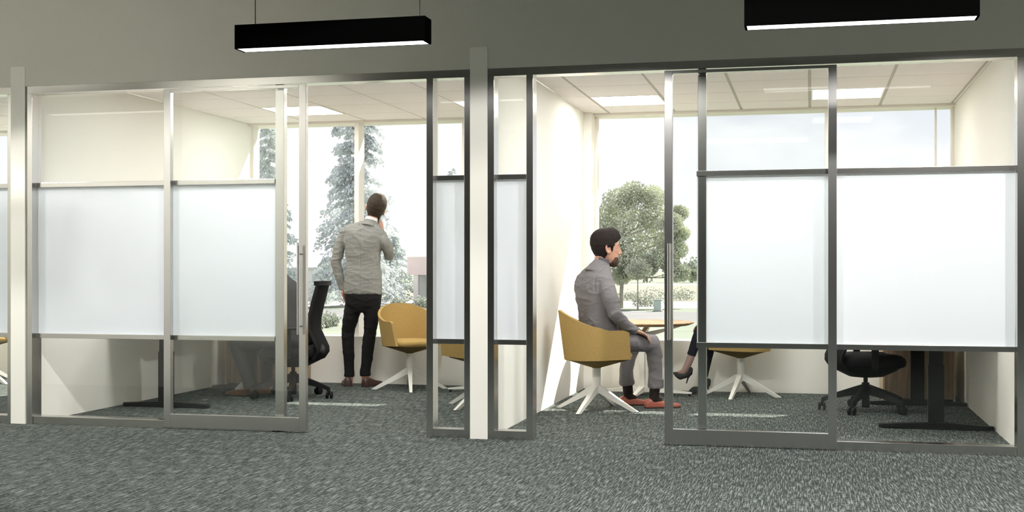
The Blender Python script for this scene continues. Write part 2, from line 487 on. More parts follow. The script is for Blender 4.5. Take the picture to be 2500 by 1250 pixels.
screen('window_4', -5.514, -3.543, [(-5.514, -5.474, YP), (-3.607, -3.543, 8.0)], 'fixed glass screen with wide frosted band, left office')
screen('window_5', -2.495, XM0, [(-2.495, -2.449, YP), (-2.234, XM0, YP)], 'narrow glass screen with frosted band left of the white wall end')
screen('window_6', XM1, -1.768, [(XM1, -2.03, YP), (-1.812, -1.768, YP)], 'narrow glass screen with frosted band right of the white wall end')
screen('window_7', -0.703, 1.236, [(-0.703, -0.651, 8.0), (1.196, 1.246, YP)], 'fixed glass screen with wide frosted band, right office', rail=(-0.712, 1.196))
screen('window_8', -7.6, XL0, [(-7.6, -7.55, YP), (-5.676, XL0, YP)], 'glass screen with frosted band at the far left edge')

D = M['alu_door']
def door(name, x0, x1, wl, wr, hx, label):
    r = struct(empty(name, (0, 0, 0)), label)
    y0, y1 = YP - 0.002, YP + 0.04
    MB().bbox(x0, x0 + wl, y0, y1, 0.010, 2.382, 0.0015).build('stile', D, r)
    MB().bbox(x1 - wr, x1, y0, y1, 0.010, 2.382, 0.0015).build('stile', D, r)
    MB().bbox(x0 + wl, x1 - wr, y0, y1, 0.010, 0.103, 0.0015).build('bottom_rail', D, r)
    MB().bbox(x0 + wl, x1 - wr, y0, y1, 2.362, 2.382, 0.0015).build('top_rail', D, r)
    MB().box(x0 + wl, x1 - wr, YP + 0.016, YP + 0.024, 0.103, 2.362).build('glass_pane', M['glass'], r)
    for s in (-1, 1):
        yy = YP - 0.05 if s < 0 else y1 + 0.045
        h = MB().tube([(hx, yy, 0.672), (hx, yy, 1.282)], 0.0095, 14).build('handle', M['steel'], r, True)
        for z in (0.730, 1.222):
            e = (hx, y0 if s < 0 else y1, z)
            MB().tube([(hx, yy, z), e], 0.006, 10).build('standoff', M['steel'], h, True)
    return r
door('door_1', -4.424, -3.355, 0.052, 0.05, -3.39, 'sliding glass door with metal frame and bar handle, left office')
door('door_2', -0.91, 0.152, 0.052, 0.051, -0.876, 'sliding glass door with metal frame and bar handle, right office')

# ------------------------------------------------------------------ pendant lamps and added corridor fill lights
def pendant(x0, x1, label, cable_x):
    cx = (x0 + x1)/2; hw = (x1 - x0)/2; y0, y1 = 6.72, 6.845; z0, z1 = 2.41, 2.551
    cy = (y0 + y1)/2; hy = (y1 - y0)/2
    r = empty('pendant_lamp', (cx, cy, z0), label=label, cat='pendant lamp', group='black linear pendant lamps in the corridor')
    H = z1 - z0; t = 0.008
    hb = MB()
    hb.box(-hw, hw, -hy, -hy + t/2, 0, H).box(-hw, hw, hy - t/2, hy, 0, H)
    hb.box(-hw, -hw + t*1.5, -hy + t/2, hy - t/2, 0, H).box(hw - t*1.5, hw, -hy + t/2, hy - t/2, 0, H)
    hb.box(-hw + t, hw - t, -hy + t/2, hy - t/2, H - t, H)
    hb.build('housing', M['black'], r)
    MB().box(-hw + t*1.6, hw - t*1.6, -hy + t*0.6, hy - t*0.6, 0.002, 0.012).build('diffuser', M['led'], r)
    for x in cable_x:
        MB().tube([(x - cx, 0, H), (x - cx, 0, 3.3 - z0)], 0.0028, 8).build('cable', M['cable'], r)
pendant(-3.287, -2.121, 'black linear pendant lamp on two cables over the left office front', (-3.185, -2.17))
pendant(-0.347, 0.834, 'black linear pendant lamp cut by the top of the picture at right', (-0.24, 0.78))
pendant(-6.23, -5.06, 'black linear pendant lamp outside the frame at left', (-6.12, -5.16))

def fill_light(x, y, e, size, blend, label):  # added unseen spot that fills the corridor and wall ends with light
    r = empty('fill_light', (x, y, 3.3), label=label, cat='fill_light', group='added fill lights in the corridor ceiling')
    MB().lathe([(0.075, -0.012), (0.09, -0.012), (0.09, 0.0), (0.075, 0.0)], 24, cap=False).build('trim_ring', M['frame_white'], r, True)
    ld = bpy.data.lights.new('fill_bulb', 'SPOT'); ld.energy = e; ld.spot_size = radians(size); ld.spot_blend = blend
    ld.shadow_soft_size = 0.07; ld.color = (1.0, 0.975, 0.93)
    lo = bpy.data.objects.new('bulb', ld); C.objects.link(lo); lo.parent = r; lo.location = (0, 0, -0.02)
fill_light(-7.0, 6.0, WALL_FILL, 124, 0.12, 'added fill light by the left corridor wall, farther from the offices')
fill_light(-5.0, 6.0, WALL_FILL, 124, 0.12, 'added fill light by the left corridor wall, in line with the left office')
fill_light(-1.4, 5.0, CORRIDOR_FILL * 0.9, 147, 0.08, 'added fill light in front of the white wall end')
fill_light(1.0, 5.0, CORRIDOR_FILL * 1.15, 147, 0.08, 'added fill light in front of the right office')
fill_light(3.4, 5.0, CORRIDOR_FILL * 1.7, 147, 0.08, 'added fill light at the right of the right office')
# ------------------------------------------------------------------ mustard tub chairs on white four-star bases
def smooth_loop(pts, n):
    return pts

def make_tub_chair():
    """faces +X; origin on the floor under the column"""
    r = empty('tub_chair')
    # shell: plan curve from right arm front, round the back, to left arm front
    na, nz = 33, 9
    def plan(u, k):      # u in -1..1 along the wrap, k = flare 0..1
        a = abs(u); s = 1 if u >= 0 else -1
        rw = 0.246 + 0.038 * k; rb = 0.255 + 0.050 * k
        if a > 0.56:    # straight arm
            t = (a - 0.56) / 0.44
            return Vector((0.035 + t * 0.215 - 0.010 * k, s * (rw - 0.028 * t), 0))
        th = a / 0.56 * (pi / 2)
        ex = 0.80
        return Vector((0.035 - (rb + 0.03) * abs(cos(th)) ** ex, s * rw * abs(sin(th)) ** ex, 0))
    def top(u):
        a = abs(u)
        h = 0.640 + 0.155 * (0.5 + 0.5 * cos(pi * min(1, a / 0.72)))
        return h if a < 0.97 else h - 0.012
    def bot(u): return 0.402 + 0.020 * max(0, abs(u) - 0.3)
    outer = []; inner = []
    for i in range(na):
        u = -1 + 2 * i / (na - 1)
        co = []; ci = []
        for j in range(nz):
            t = j / (nz - 1); z = bot(u) + (top(u) - bot(u)) * t
            p = plan(u, t); e = plan(u * 0.999 + 0.001, t)
            d = (plan(min(1, u + 0.01), t) - plan(max(-1, u - 0.01), t)).normalized()
            nrm = Vector((d.y, -d.x, 0))          # outward
            if nrm.dot(p - Vector((0.05, 0, 0))) < 0: nrm = -nrm
            sl = 0.0
            if abs(u) > 0.56: sl = -0.006 * t * (abs(u) - 0.56) / 0.44
            co.append(Vector((p.x + sl, p.y, z)) + nrm * 0.006)
            ci.append(Vector((p.x + sl, p.y, z)) - nrm * 0.018)
        outer.append(co); inner.append(ci)
    mb = MB()
    vs = []; fs = []
    for i in range(na): vs += outer[i]
    for i in range(na): vs += inner[i]
    O = lambda i, j: i * nz + j
    I = lambda i, j: na * nz + i * nz + j
    for i in range(na - 1):
        for j in range(nz - 1):
            fs.append((O(i, j), O(i, j+1), O(i+1, j+1), O(i+1, j)))
            fs.append((I(i, j), I(i+1, j), I(i+1, j+1), I(i, j+1)))
        fs.append((O(i, nz-1), I(i, nz-1), I(i+1, nz-1), O(i+1, nz-1)))
        fs.append((O(i, 0), O(i+1, 0), I(i+1, 0), I(i, 0)))
    for e in (0, na - 1):
        for j in range(nz - 1):
            q = (O(e, j), I(e, j), I(e, j+1), O(e, j+1))
            fs.append(q if e == 0 else tuple(reversed(q)))
    mb.add(vs, fs).build('shell', M['mustard'], r, True, 50)
    # seat cushion
    rows = []
    for k, (sc, z) in enumerate(((0.90, 0.405), (0.985, 0.415), (1.0, 0.435), (0.985, 0.452), (0.93, 0.462), (0.6, 0.468), (0.1, 0.470))):
        ring = []
        for i in range(40):
            th = 2 * pi * i / 40
            c, s_ = cos(th), sin(th)
            x = (0.265 if c > 0 else 0.235) * (abs(c) ** 0.62) * (1 if c >= 0 else -1) + 0.015
            y = 0.226 * (abs(s_) ** 0.62) * (1 if s_ >= 0 else -1)
            ring.append(Vector((x * sc, y * sc, z)))
        rows.append(ring)
    MB().rings(rows).build('seat', M['mustard'], r, True, 60)
    # shallow cone below
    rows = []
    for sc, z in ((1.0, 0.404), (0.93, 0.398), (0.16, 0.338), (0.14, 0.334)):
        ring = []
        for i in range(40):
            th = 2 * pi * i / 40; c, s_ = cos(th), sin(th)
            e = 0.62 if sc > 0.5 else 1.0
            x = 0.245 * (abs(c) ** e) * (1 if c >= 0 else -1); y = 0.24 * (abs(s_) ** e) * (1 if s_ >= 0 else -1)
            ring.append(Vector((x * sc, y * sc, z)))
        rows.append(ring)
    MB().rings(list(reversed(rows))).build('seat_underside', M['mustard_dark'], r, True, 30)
    MB().lathe([(0.026, 0.13), (0.030, 0.17), (0.033, 0.24), (0.034, 0.334)], 20).build('column', M['white_metal'], r, True)
    for k in range(4):
        a = pi/2 * k
        d = Vector((cos(a), sin(a), 0))
        pts = [d * 0.0 + Vector((0, 0, 0.175)), d * 0.045 + Vector((0, 0, 0.160)), d * 0.16 + Vector((0, 0, 0.095)), d * 0.335 + Vector((0, 0, 0.0))]
        ws = [0.046, 0.044, 0.036, 0.026]; hs = [0.06, 0.055, 0.040, 0.026]
        s_ = Vector((-d.y, d.x, 0)); rows = []
        for i, p in enumerate(pts):
            t = (pts[min(i+1, 3)] - pts[max(i-1, 0)]).normalized(); u = s_.cross(t) * -1
            if u.z < 0: u = -u
            if i == 3: rows.append([p - s_*ws[i]/2 - d*0.022, p + s_*ws[i]/2 - d*0.022, p + s_*ws[i]/2 + d*0.022 + Vector((0,0,0.004)), p - s_*ws[i]/2 + d*0.022 + Vector((0,0,0.004))])
            else: rows.append([p - s_*ws[i]/2 - u*hs[i]/2, p + s_*ws[i]/2 - u*hs[i]/2, p + s_*ws[i]/2 + u*hs[i]/2, p - s_*ws[i]/2 + u*hs[i]/2])
        MB().rings(rows).build('leg', M['white_metal'], r, True, 50)
    return r

def place(o, x, y, rz, label, cat, group):
    o.location = (x, y, 0); o.rotation_euler = (0, 0, rz)
    return tag(o, label, cat, group)

def spin_base(chair, da):
    """turn the star base under a swivelled shell"""
    for ch in C.objects:
        if ch.parent is chair and ch.name.split('.')[0] in ('leg', 'column'):
            ch.rotation_euler = (0, 0, da)

TG = 'mustard tub chairs round the meeting tables'
tub = make_tub_chair()
A_face = radians(14)
place(tub, -1.66, 9.78, A_face, 'mustard tub chair on white four-star base under the seated man in pale grey', 'chair', TG)
def tub_copy(x, y, face, base, label):
    c = copy_tree(tub); place(c, x, y, face, label, 'chair', TG); spin_base(c, base - face); return c
spin_base(tub, radians(-15) - A_face)
tub_copy(-0.605, 11.14, radians(176), radians(-12), 'mustard tub chair mostly behind frosted glass, woman in heels seated on it')
tub_copy(-3.637, 11.06, radians(-52), radians(20), 'empty mustard tub chair facing the viewer beside the standing man')
tub_copy(-2.60, 9.80, radians(150), radians(-24), 'mustard tub chair seen through the narrow pane left of the white wall end')
tub_copy(-7.93, 10.72, radians(-40), radians(-18), 'mustard tub chair in the office at the far left edge')

# ------------------------------------------------------------------ round meeting tables
def make_table():
    r = empty('round_table')
    R = 0.455
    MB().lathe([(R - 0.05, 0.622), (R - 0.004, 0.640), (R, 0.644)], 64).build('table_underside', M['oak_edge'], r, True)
    MB().lathe([(R, 0.644), (R + 0.001, 0.649), (R - 0.002, 0.653)], 64).build('tabletop', M['oak'], r, True)
    MB().bbox(-0.026, 0.026, -0.026, 0.026, 0.03, 0.55, 0.006).build('column', M['white_metal'], r)
    for k in range(4):
        a = pi/2 * k; d = Vector((cos(a), sin(a), 0))
        MB().bar(d*0.02 + Vector((0, 0, 0.055)), d*0.44 + Vector((0, 0, 0.030)), 0.05, 0.05, 0.032, 0.012).build('leg', M['white_metal'], r)
        MB().lathe([(0.012, 0), (0.012, 0.026)], 12, at=(d.x*0.42, d.y*0.42, 0)).build('foot_glide', M['plastic'], r)
        MB().bar(d*0.015 + Vector((0, 0, 0.53)), d*0.34 + Vector((0, 0, 0.618)), 0.045, 0.05, 0.04, 0.012).build('arm', M['white_metal'], r)
    return r
tb = make_table()
TT = 'round oak meeting tables on white pedestals'
place(tb, -1.46, 11.02, radians(-3), 'round oak table on white pedestal in front of the seated man', 'table', TT)
tb2 = copy_tree(tb)
place(tb2, -2.79, 11.0, radians(14), 'round table mostly hidden behind the white wall end, one white foot showing', 'table', TT)

# ------------------------------------------------------------------ task chairs
def make_task_chair():
    """faces +X; origin on the floor"""
    r = empty('office_chair')
    P = M['plastic']
    for k in range(5):
        a = radians(22 + 72 * k); d = Vector((cos(a), sin(a), 0)); s_ = Vector((-d.y, d.x, 0))
        leg = MB()
        pts = [(0.02, 0.175, 0.06, 0.075), (0.10, 0.155, 0.05, 0.062), (0.28, 0.105, 0.036, 0.036), (0.325, 0.085, 0.03, 0.034), (0.335, 0.055, 0.026, 0.02)]
        rows = []
        for q, z, w_, h in pts:
            c = d*q + Vector((0, 0, z)); u = Vector((0, 0, 1)) if q < 0.3 else (Vector((0, 0, 1)) + d*0.9).normalized()
            rows.append([c - s_*w_/2 - u*h/2, c + s_*w_/2 - u*h/2, c + s_*w_*0.36 + u*h/2, c - s_*w_*0.36 + u*h/2])
        lo = leg.rings(rows).build('leg', P, r, True, 45)
        ca = a + 0.7 + k * 1.3; cd = Vector((cos(ca), sin(ca), 0)); cp = d * 0.335 - Vector((cd.y, -cd.x, 0)) * 0.0
        wh = MB()
        for sgn in (-1, 1):
            c0 = cp + cd * (0.010 * sgn) + Vector((0, 0, 0.031)); c1 = cp + cd * (0.028 * sgn) + Vector((0, 0, 0.031))
            wh.tube([c0, c0.lerp(c1, .15), c0.lerp(c1, .85), c1], [0.026, 0.031, 0.031, 0.026], 18)
        wh.box(cp.x - 0.010, cp.x + 0.010, cp.y - 0.010, cp.y + 0.010, 0.030, 0.066)
        wh.build('caster', P, lo, True, 40)
    MB().lathe([(0.030, 0.03), (0.030, 0.225)], 18).build('hub', P, r, True)
    MB().lathe([(0.017, 0.225), (0.017, 0.30)], 16).build('gas_lift', M['plastic'], r, True)
    # mechanism bowl
    rows = []
    for sx, sy, z, ox in ((0.06, 0.06, 0.268, 0), (0.13, 0.12, 0.276, 0), (0.23, 0.20, 0.325, 0.0), (0.262, 0.235, 0.355, 0.0)):
        rows.append([Vector((ox + sx * (abs(cos(t))**0.7) * (1 if cos(t) >= 0 else -1), sy * (abs(sin(t))**0.7) * (1 if sin(t) >= 0 else -1), z)) for t in [2*pi*i/36 for i in range(36)]])
    MB().rings(rows).build('seat_shell', P, r, True, 50)
    rows = []
    for sc, z in ((0.93, 0.352), (1.0, 0.365), (1.02, 0.40), (0.99, 0.43), (0.90, 0.452), (0.5, 0.462), (0.08, 0.464)):
        ring = []
        for i in range(40):
            t = 2*pi*i/40; c, s_ = cos(t), sin(t)
            x = 0.275 * (abs(c)**0.6) * (1 if c >= 0 else -1); y = 0.25 * (abs(s_)**0.6) * (1 if s_ >= 0 else -1)
            ring.append(Vector((x*sc + 0.012, y*sc, z - (0.012 if (x > 0.2 and z > 0.42) else 0))))
        rows.append(ring)
    MB().rings(rows).build('seat', M['mesh_black'], r, True, 60)
    # curved mesh back
    prof = [(0.300, -0.10, 0.15), (0.315, -0.20, 0.19), (0.345, -0.275, 0.215), (0.40, -0.312, 0.225), (0.445, -0.310, 0.23), (0.52, -0.275, 0.23), (0.60, -0.238, 0.228), (0.70, -0.243, 0.224), (0.82, -0.270, 0.218), (0.92, -0.296, 0.21), (0.985, -0.312, 0.203)]
    nu = 15; f = MB(); vs = []; fs = []
    for z, x, hw in prof:
        for i in range(nu):
            u = -1 + 2*i/(nu-1)
            vs.append(Vector((x + 0.075 * abs(u)**2.2, hw * u, z)))
    np_ = len(prof)
    for z, x, hw in prof:
        for i in range(nu):
            u = -1 + 2*i/(nu-1)
            vs.append(Vector((x + 0.018 + 0.07 * abs(u)**2.2, (hw - 0.006) * u, z)))
    B = np_ * nu
    for j in range(np_ - 1):
        for i in range(nu - 1):
            a = j*nu + i
            fs.append((a, a+1, a+1+nu, a+nu)); fs.append((B+a, B+a+nu, B+a+1+nu, B+a+1))
        for i in (0, nu-1):
            a = j*nu + i
            fs.append((a, a+nu, B+a+nu, B+a) if i == 0 else (a, B+a, B+a+nu, a+nu))
    for j in (0, np_-1):
        for i in range(nu - 1):
            a = j*nu + i
            fs.append((a, B+a, B+a+1, a+1) if j == 0 else (a, a+1, B+a+1, B+a))
    f.add(vs, fs).build('backrest', M['mesh_black'], r, True, 50)
    for s in (-1, 1):
        MB().tube([(x - 0.004 + 0.075, s*(hw + 0.002), z) for z, x, hw in prof[2:]], 0.013, 8).build('back_frame', P, r, True)
    z, x, hw = prof[-1]
    top = [Vector((x + 0.075*abs(u)**2.2 + 0.004, (hw + 0.012)*u, 0.998)) for u in [-1 + 2*i/10 for i in range(11)]]
    t_ = MB(); rows = []
    for i, p in enumerate(top):
        rows.append([p + Vector((-0.020, 0, -0.020)), p + Vector((0.022, 0, -0.020)), p + Vector((0.022, 0, 0.017)), p + Vector((-0.020, 0, 0.017))])
    t_.rings(rows).build('top_rail', P, r, True, 35)
    for s in (-1, 1):
        a_ = MB().bar((0.02, s*0.20, 0.33), (0.0, s*0.285, 0.37), 0.05, 0.02, up=(0, 0, 1)).bar((0.0, s*0.285, 0.355), (0.0, s*0.285, 0.60), 0.024, 0.05, up=(1, 0, 0)).build('armrest_post', P, r)
        MB().bbox(-0.11, 0.13, s*0.285 - 0.04, s*0.285 + 0.04, 0.60, 0.625, 0.01).build('armrest', P, r)
    return r
OG = 'black mesh office chairs at the desks'
oc = make_task_chair()
place(oc, 0.415, 10.20, radians(12), 'black office chair under the frosted band at the right office desk', 'office chair', OG)
oc2 = copy_tree(oc)
place(oc2, -4.385, 10.10, radians(194), 'black mesh-backed office chair with the man in dark grey, left office', 'office chair', OG)

# ------------------------------------------------------------------ desks and cabinets
def make_desk(xc, sgn, label):
    """T-leg desk along a side wall; sgn=+1 wall on the +X side"""
    r = empty('desk', (xc, 0, 0), label=label, cat='desk', group='standing desks along the side walls')
    x0, x1 = -0.37, 0.37
    for y, n in ((9.165, 0), (10.72, 1)):
        lg = MB().bar((x0 + 0.02, y, 0.018), (0, y, 0.026), 0.07, 0.024, 0.075, 0.05).bar((0, y, 0.026), (x1 - 0.02, y, 0.018), 0.075, 0.05, 0.07, 0.024)
        for s in (-1, 1):
            lg.lathe([(0.033, 0.006), (0.036, 0.012), (0.036, 0.022), (0.033, 0.03)], 18, at=(s * 0.35, y, 0))
        lg.build('foot', M['desk_steel'], r, True, 35)
        lg2 = MB().bbox(-0.054, 0.054, y - 0.035, y + 0.035, 0.05, 0.452, 0.004).build('leg', M['desk_steel'], r)
        MB().bbox(-0.048, 0.048, y - 0.029, y + 0.029, 0.44, 0.678, 0.004).build('leg_inner_tube', M['desk_steel'], lg2)
        MB().bbox(x0 + 0.06, x1 - 0.06, y - 0.03, y + 0.03, 0.67, 0.695, 0.003).build('top_bracket', M['desk_steel'], r)
    MB().bbox(-0.04, 0.04, 9.19, 10.69, 0.655, 0.69, 0.003).build('cross_beam', M['desk_steel'], r)
    MB().bbox(x0 + 0.0, x1, 9.02, 10.86, 0.695, 0.722, 0.003).build('desktop', M['desk_top'], r)
    return r
make_desk(0.845, 1, 'black T-leg desk along the right wall, behind the frosted band')
make_desk(-5.085, -1, 'black T-leg desk along the left wall of the left office')

def make_cabinet(x0, x1, pale_left, label):
    y0, y1 = 10.93, 11.48; cx = (x0 + x1)/2
    r = empty('cabinet', (cx, (y0 + y1)/2, 0), label=label, cat='cabinet', group='low wooden cabinets under the windows')
    hx = (x1 - x0)/2; hy = (y1 - y0)/2
    MB().box(-hx + 0.012, hx - 0.012, -hy + 0.03, hy - 0.01, 0.0, 0.03).build('plinth', M['desk_steel'], r)
    MB().bbox(-hx + 0.0185, hx - 0.0185, -hy + 0.012, hy - 0.001, 0.03, 0.665, 0.002).build('carcass', M['walnut'], r)
    for s in (-1, 1):
        MB().bbox(*((-hx, -hx + 0.018) if s < 0 else (hx - 0.018, hx)), -hy, hy, 0.0, 0.665, 0.002).build('side_panel', M['walnut_pale'], r)
    MB().bbox(-hx - 0.002, hx + 0.002, -hy - 0.004, hy, 0.666, 0.69, 0.002).build('top_panel', M['walnut_pale'], r)
    for s in (-1, 1):
        a, b = ((-hx + 0.020, -0.0015) if s < 0 else (0.0015, hx - 0.020))
        d = MB().bbox(a, b, -hy - 0.006, -hy + 0.0115, 0.034, 0.660, 0.002).build('door', M['walnut'], r)
        xx = -0.03 if s < 0 else 0.03
        MB().tube([(xx, -hy - 0.022, 0.50), (xx, -hy - 0.022, 0.62)], 0.004, 8).tube([(xx, -hy - 0.022, 0.51), (xx, -hy - 0.005, 0.51)], 0.003, 6).tube([(xx, -hy - 0.022, 0.61), (xx, -hy - 0.005, 0.61)], 0.003, 6).build('handle', M['desk_steel'], d, True)
    return r
make_cabinet(0.585, 1.165, True, 'low brown wooden cabinet under the right office window, behind the desk legs')
make_cabinet(-5.45, -4.80, False, 'low wooden cabinet under the left office window, behind the seated man')
# ------------------------------------------------------------------ outdoors (the ground lies 3 m below the office floor)
G = -3.0
def gp(px, py):
    d = (EYE - G) * FOC / (py - 655); p = ray(px, py) * d
    return Vector((p.x, p.y, G)), d

M['lawn'] = mat('pale_lawn', (0.165, 0.190, 0.145), 0.95, var=0.10, vscale=0.25)
M['road'] = mat('pale_concrete_road', (0.31, 0.305, 0.295), 0.9, var=0.04, vscale=0.4)
M['asphalt'] = mat('grey_drive', (0.140, 0.142, 0.146), 0.9, var=0.08, vscale=0.3)
M['meadow'] = mat('dry_meadow', (0.195, 0.192, 0.150), 0.95, var=0.22, vscale=0.9)
M['conifer'] = mat('hazed_conifer_needles', (0.70, 0.735, 0.735), 0.9, var=0.14, vscale=0.8)  # haze washout is mixed into these pale foliage colours
M['conifer_low'] = mat('hazed_conifer_needles_green', (0.66, 0.715, 0.695), 0.9, var=0.16, vscale=0.8)
M['leaf'] = mat('hazed_tree_leaves', (0.60, 0.63, 0.50), 0.85, var=0.28, vscale=0.35)  # leaf green paled in the same way to carry the haze
M['bark'] = mat('bark', (0.36, 0.33, 0.28), 0.95, var=0.2, vscale=2)
M['bark_pale'] = mat('conifer_bark', (0.52, 0.52, 0.51), 0.95, var=0.1, vscale=2)
M['shrub'] = mat('shrub_leaves', (0.44, 0.47, 0.40), 0.9, var=0.2, vscale=1.0)
M['pink'] = mat('pink_render_wall', (0.82, 0.68, 0.67), 0.85, var=0.03, vscale=1)
M['pink_col'] = mat('pale_column', (0.86, 0.80, 0.78), 0.85)
M['dim_glass'] = mat('far_window', (0.46, 0.49, 0.50), 0.4)
M['far_wall'] = mat('far_wall', (0.66, 0.70, 0.67), 0.85, var=0.05, vscale=0.6)
M['util'] = mat('pale_green_metal', (0.46, 0.56, 0.49), 0.6)

def strip(name, y0, y1, z, m, label, x0=-190, x1=150, wob=0.0, kind='structure'):
    n = 40; vs = []; fs = []
    rnd = random.Random(name)
    for i in range(n + 1):
        x = x0 + (x1 - x0) * i / n
        vs += [(x, y0 + wob * sin(i * 0.9) + 0.25 * x * 0.2, z), (x, y1 + wob * sin(i * 0.7 + 1) + 0.25 * x * 0.2, z)]
    for i in range(n): fs.append((2*i, 2*i+2, 2*i+3, 2*i+1))
    return tag(MB().add(vs, fs).build(name, m), label, kind=kind)
tag(MB().box(-900, 900, YO, 1500, G - 0.5, G - 0.012).build('ground', M['lawn']), 'pale lawn outside the office windows', kind='structure')
strip('drive', 96, 119, G - 0.009, M['asphalt'], 'grey drive outside the right office window', wob=2.5)
strip('road', 130, 156, G - 0.006, M['road'], 'pale road beyond the drive')
strip('meadow', 157, 300, G - 0.004, M['meadow'], 'dry meadow beyond the road', x0=-900, x1=900)
strip('far_road', 305, 330, G - 0.002, M['road'], 'pale strip of road at the far side of the meadow', x0=-900, x1=900)

def spray(mb, p, d, L, w_, rnd):
    """one needle spray or leaf: a folded blade with two faces"""
    u = Vector((rnd.uniform(-1, 1), rnd.uniform(-1, 1), rnd.uniform(-1, 1)))
    s = d.cross(u)
    if s.length < 1e-3: return
    s.normalize(); n = d.cross(s).normalized()
    a = p; b = p + d * L * 0.5 + s * w_ + n * w_ * 0.3; c = p + d * L; e = p + d * L * 0.5 - s * w_ + n * w_ * 0.3
    i = len(mb.v)
    mb.v += [tuple(a), tuple(b), tuple(c), tuple(e)]
    mb.f += [(i, i+1, i+2), (i, i+2, i+3)]; mb.m += [0, 0]

def conifer(base, H, R, seed, label, m, group, n_b=170, sp=46):
    rnd = random.Random(seed)
    r = empty('conifer', tuple(base), label=label, cat='tree', group=group)
    MB().tube([(0, 0, 0), (0.05*R, 0, H*0.5), (0, 0, H*0.98)], [R*0.075, R*0.045, 0.03], 9).build('trunk', M['bark_pale'], r, True)
    fo = MB()
    for k in range(n_b):
        t = (k + rnd.random()) / n_b
        z = H * (0.05 + 0.94 * t ** 0.92)
        L = R * (1 - t) ** 0.8 * rnd.uniform(0.5, 1.08) + 0.25
        a = rnd.uniform(0, 2*pi); d = Vector((cos(a), sin(a), 0))
        droop = rnd.uniform(0.30, 0.55)
        for q in range(sp):
            u = rnd.random() ** 0.75
            p = d * (L*u) + Vector((0, 0, z + L*(0.18*u - droop*u*u) + rnd.gauss(0, 0.05*L)))
            side = Vector((-d.y, d.x, 0)) * rnd.gauss(0, 0.14*L*(1.1 - 0.6*u))
            dd = (d*rnd.uniform(0.2, 1) + side*(0.8/max(0.2, L)) + Vector((0, 0, rnd.uniform(-1.0, -0.1)))).normalized()
            spray(fo, p + side, dd, R*0.082*rnd.uniform(0.5, 1.2), R*0.021*rnd.uniform(0.7, 1.5), rnd)
    tag(fo.build('foliage', m, r), kind='stuff')
    return r

def leaf_cloud(mb, c, rx, rz, n, L, rnd):
    for q in range(n):
        v = Vector((rnd.gauss(0, 1), rnd.gauss(0, 1), rnd.gauss(0, 1))).normalized() * rnd.random() ** 0.45
        p = Vector(c) + Vector((v.x*rx, v.y*rx, v.z*rz))
        d = (v + Vector((rnd.gauss(0, .6), rnd.gauss(0, .6), rnd.gauss(0, .6) - 0.3))).normalized()
        spray(mb, p, d, L*rnd.uniform(0.6, 1.3), L*0.36*rnd.uniform(0.7, 1.3), rnd)

def leafy(name, base, trunk_h, clumps, L, n, m, label, seed, group=None, cat='tree', tr=0.16, lean=0.0):
    rnd = random.Random(seed)
    r = empty(name, tuple(base), label=label, cat=cat, group=group)
    top = max(c[2] for c in clumps)
    tk = MB().tube([(0, 0, 0), (lean*0.3, 0, trunk_h*0.5), (lean, 0, trunk_h), (lean*1.2, 0, top*0.85)], [tr, tr*0.8, tr*0.6, tr*0.15], 9)
    fo = MB()
    for (x, y, z, rx, rz) in clumps:
        tk.tube([(lean, 0, max(trunk_h*0.8, z - rx*1.1)), (lean + (x-lean)*0.55, y*0.55, z - rz*0.55), (x, y, z)], [tr*0.34, tr*0.22, tr*0.06], 6)
        leaf_cloud(fo, (x, y, z), rx, rz, n, L, rnd)
    tk.build('trunk', M['bark'], r, True)
    tag(fo.build('foliage', m, r), kind='stuff')
    return r

CG = 'tall pale conifers outside the left office window'
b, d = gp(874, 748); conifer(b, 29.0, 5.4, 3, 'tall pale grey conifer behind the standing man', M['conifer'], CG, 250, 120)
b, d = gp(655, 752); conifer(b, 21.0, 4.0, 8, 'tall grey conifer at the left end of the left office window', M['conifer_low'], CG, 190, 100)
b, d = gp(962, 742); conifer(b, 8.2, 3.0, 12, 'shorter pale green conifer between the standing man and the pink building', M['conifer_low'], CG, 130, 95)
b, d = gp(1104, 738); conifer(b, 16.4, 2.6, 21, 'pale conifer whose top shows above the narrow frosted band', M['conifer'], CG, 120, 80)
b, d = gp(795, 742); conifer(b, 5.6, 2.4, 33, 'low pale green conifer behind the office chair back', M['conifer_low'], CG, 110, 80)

# deciduous tree of the right window: clumps placed round the crown outline of the tree
b, d = gp(1516, 752)
sc = d / FOC
rnd = random.Random(5)
cl = []
for (px, py, rp) in ((1545, 470, 34), (1505, 490, 38), (1590, 480, 34), (1475, 530, 40), (1540, 525, 46), (1600, 530, 42), (1640, 545, 30), (1500, 580, 44),
                     (1570, 580, 46), (1630, 590, 34), (1655, 520, 22), (1480, 620, 38), (1545, 630, 40), (1610, 630, 30), (1650, 610, 28), (1515, 670, 30), (1560, 660, 26),
                     (1660, 665, 26), (1640, 650, 22), (1465, 570, 30), (1420, 560, 36), (1430, 620, 34), (1690, 672, 14), (1590, 655, 18), (1660, 570, 22)):
    x = (px - 1516) * sc; z = (752 - py) * sc
    cl.append((x, rnd.uniform(-1.4, 1.4), z, rp * sc * 1.0, rp * sc * 0.80))
leafy('tree', b, 4.0, cl, 0.24, 1700, M['leaf'], 'round leafy green tree outside the right office window', 5, tr=0.26, lean=0.2)
b, d = gp(1557, 756)
leafy('young_tree', b, 3.0, [(0.1, 0, 4.3, 1.0, 0.9), (-0.5, 0.2, 3.9, 0.8, 0.6), (0.7, -0.2, 4.0, 0.8, 0.6)], 0.20, 420, M['leaf'], 'young tree with thin trunk right of the large leafy tree', 9, tr=0.09)
sg = 'low shrubs on the ground outside the offices'
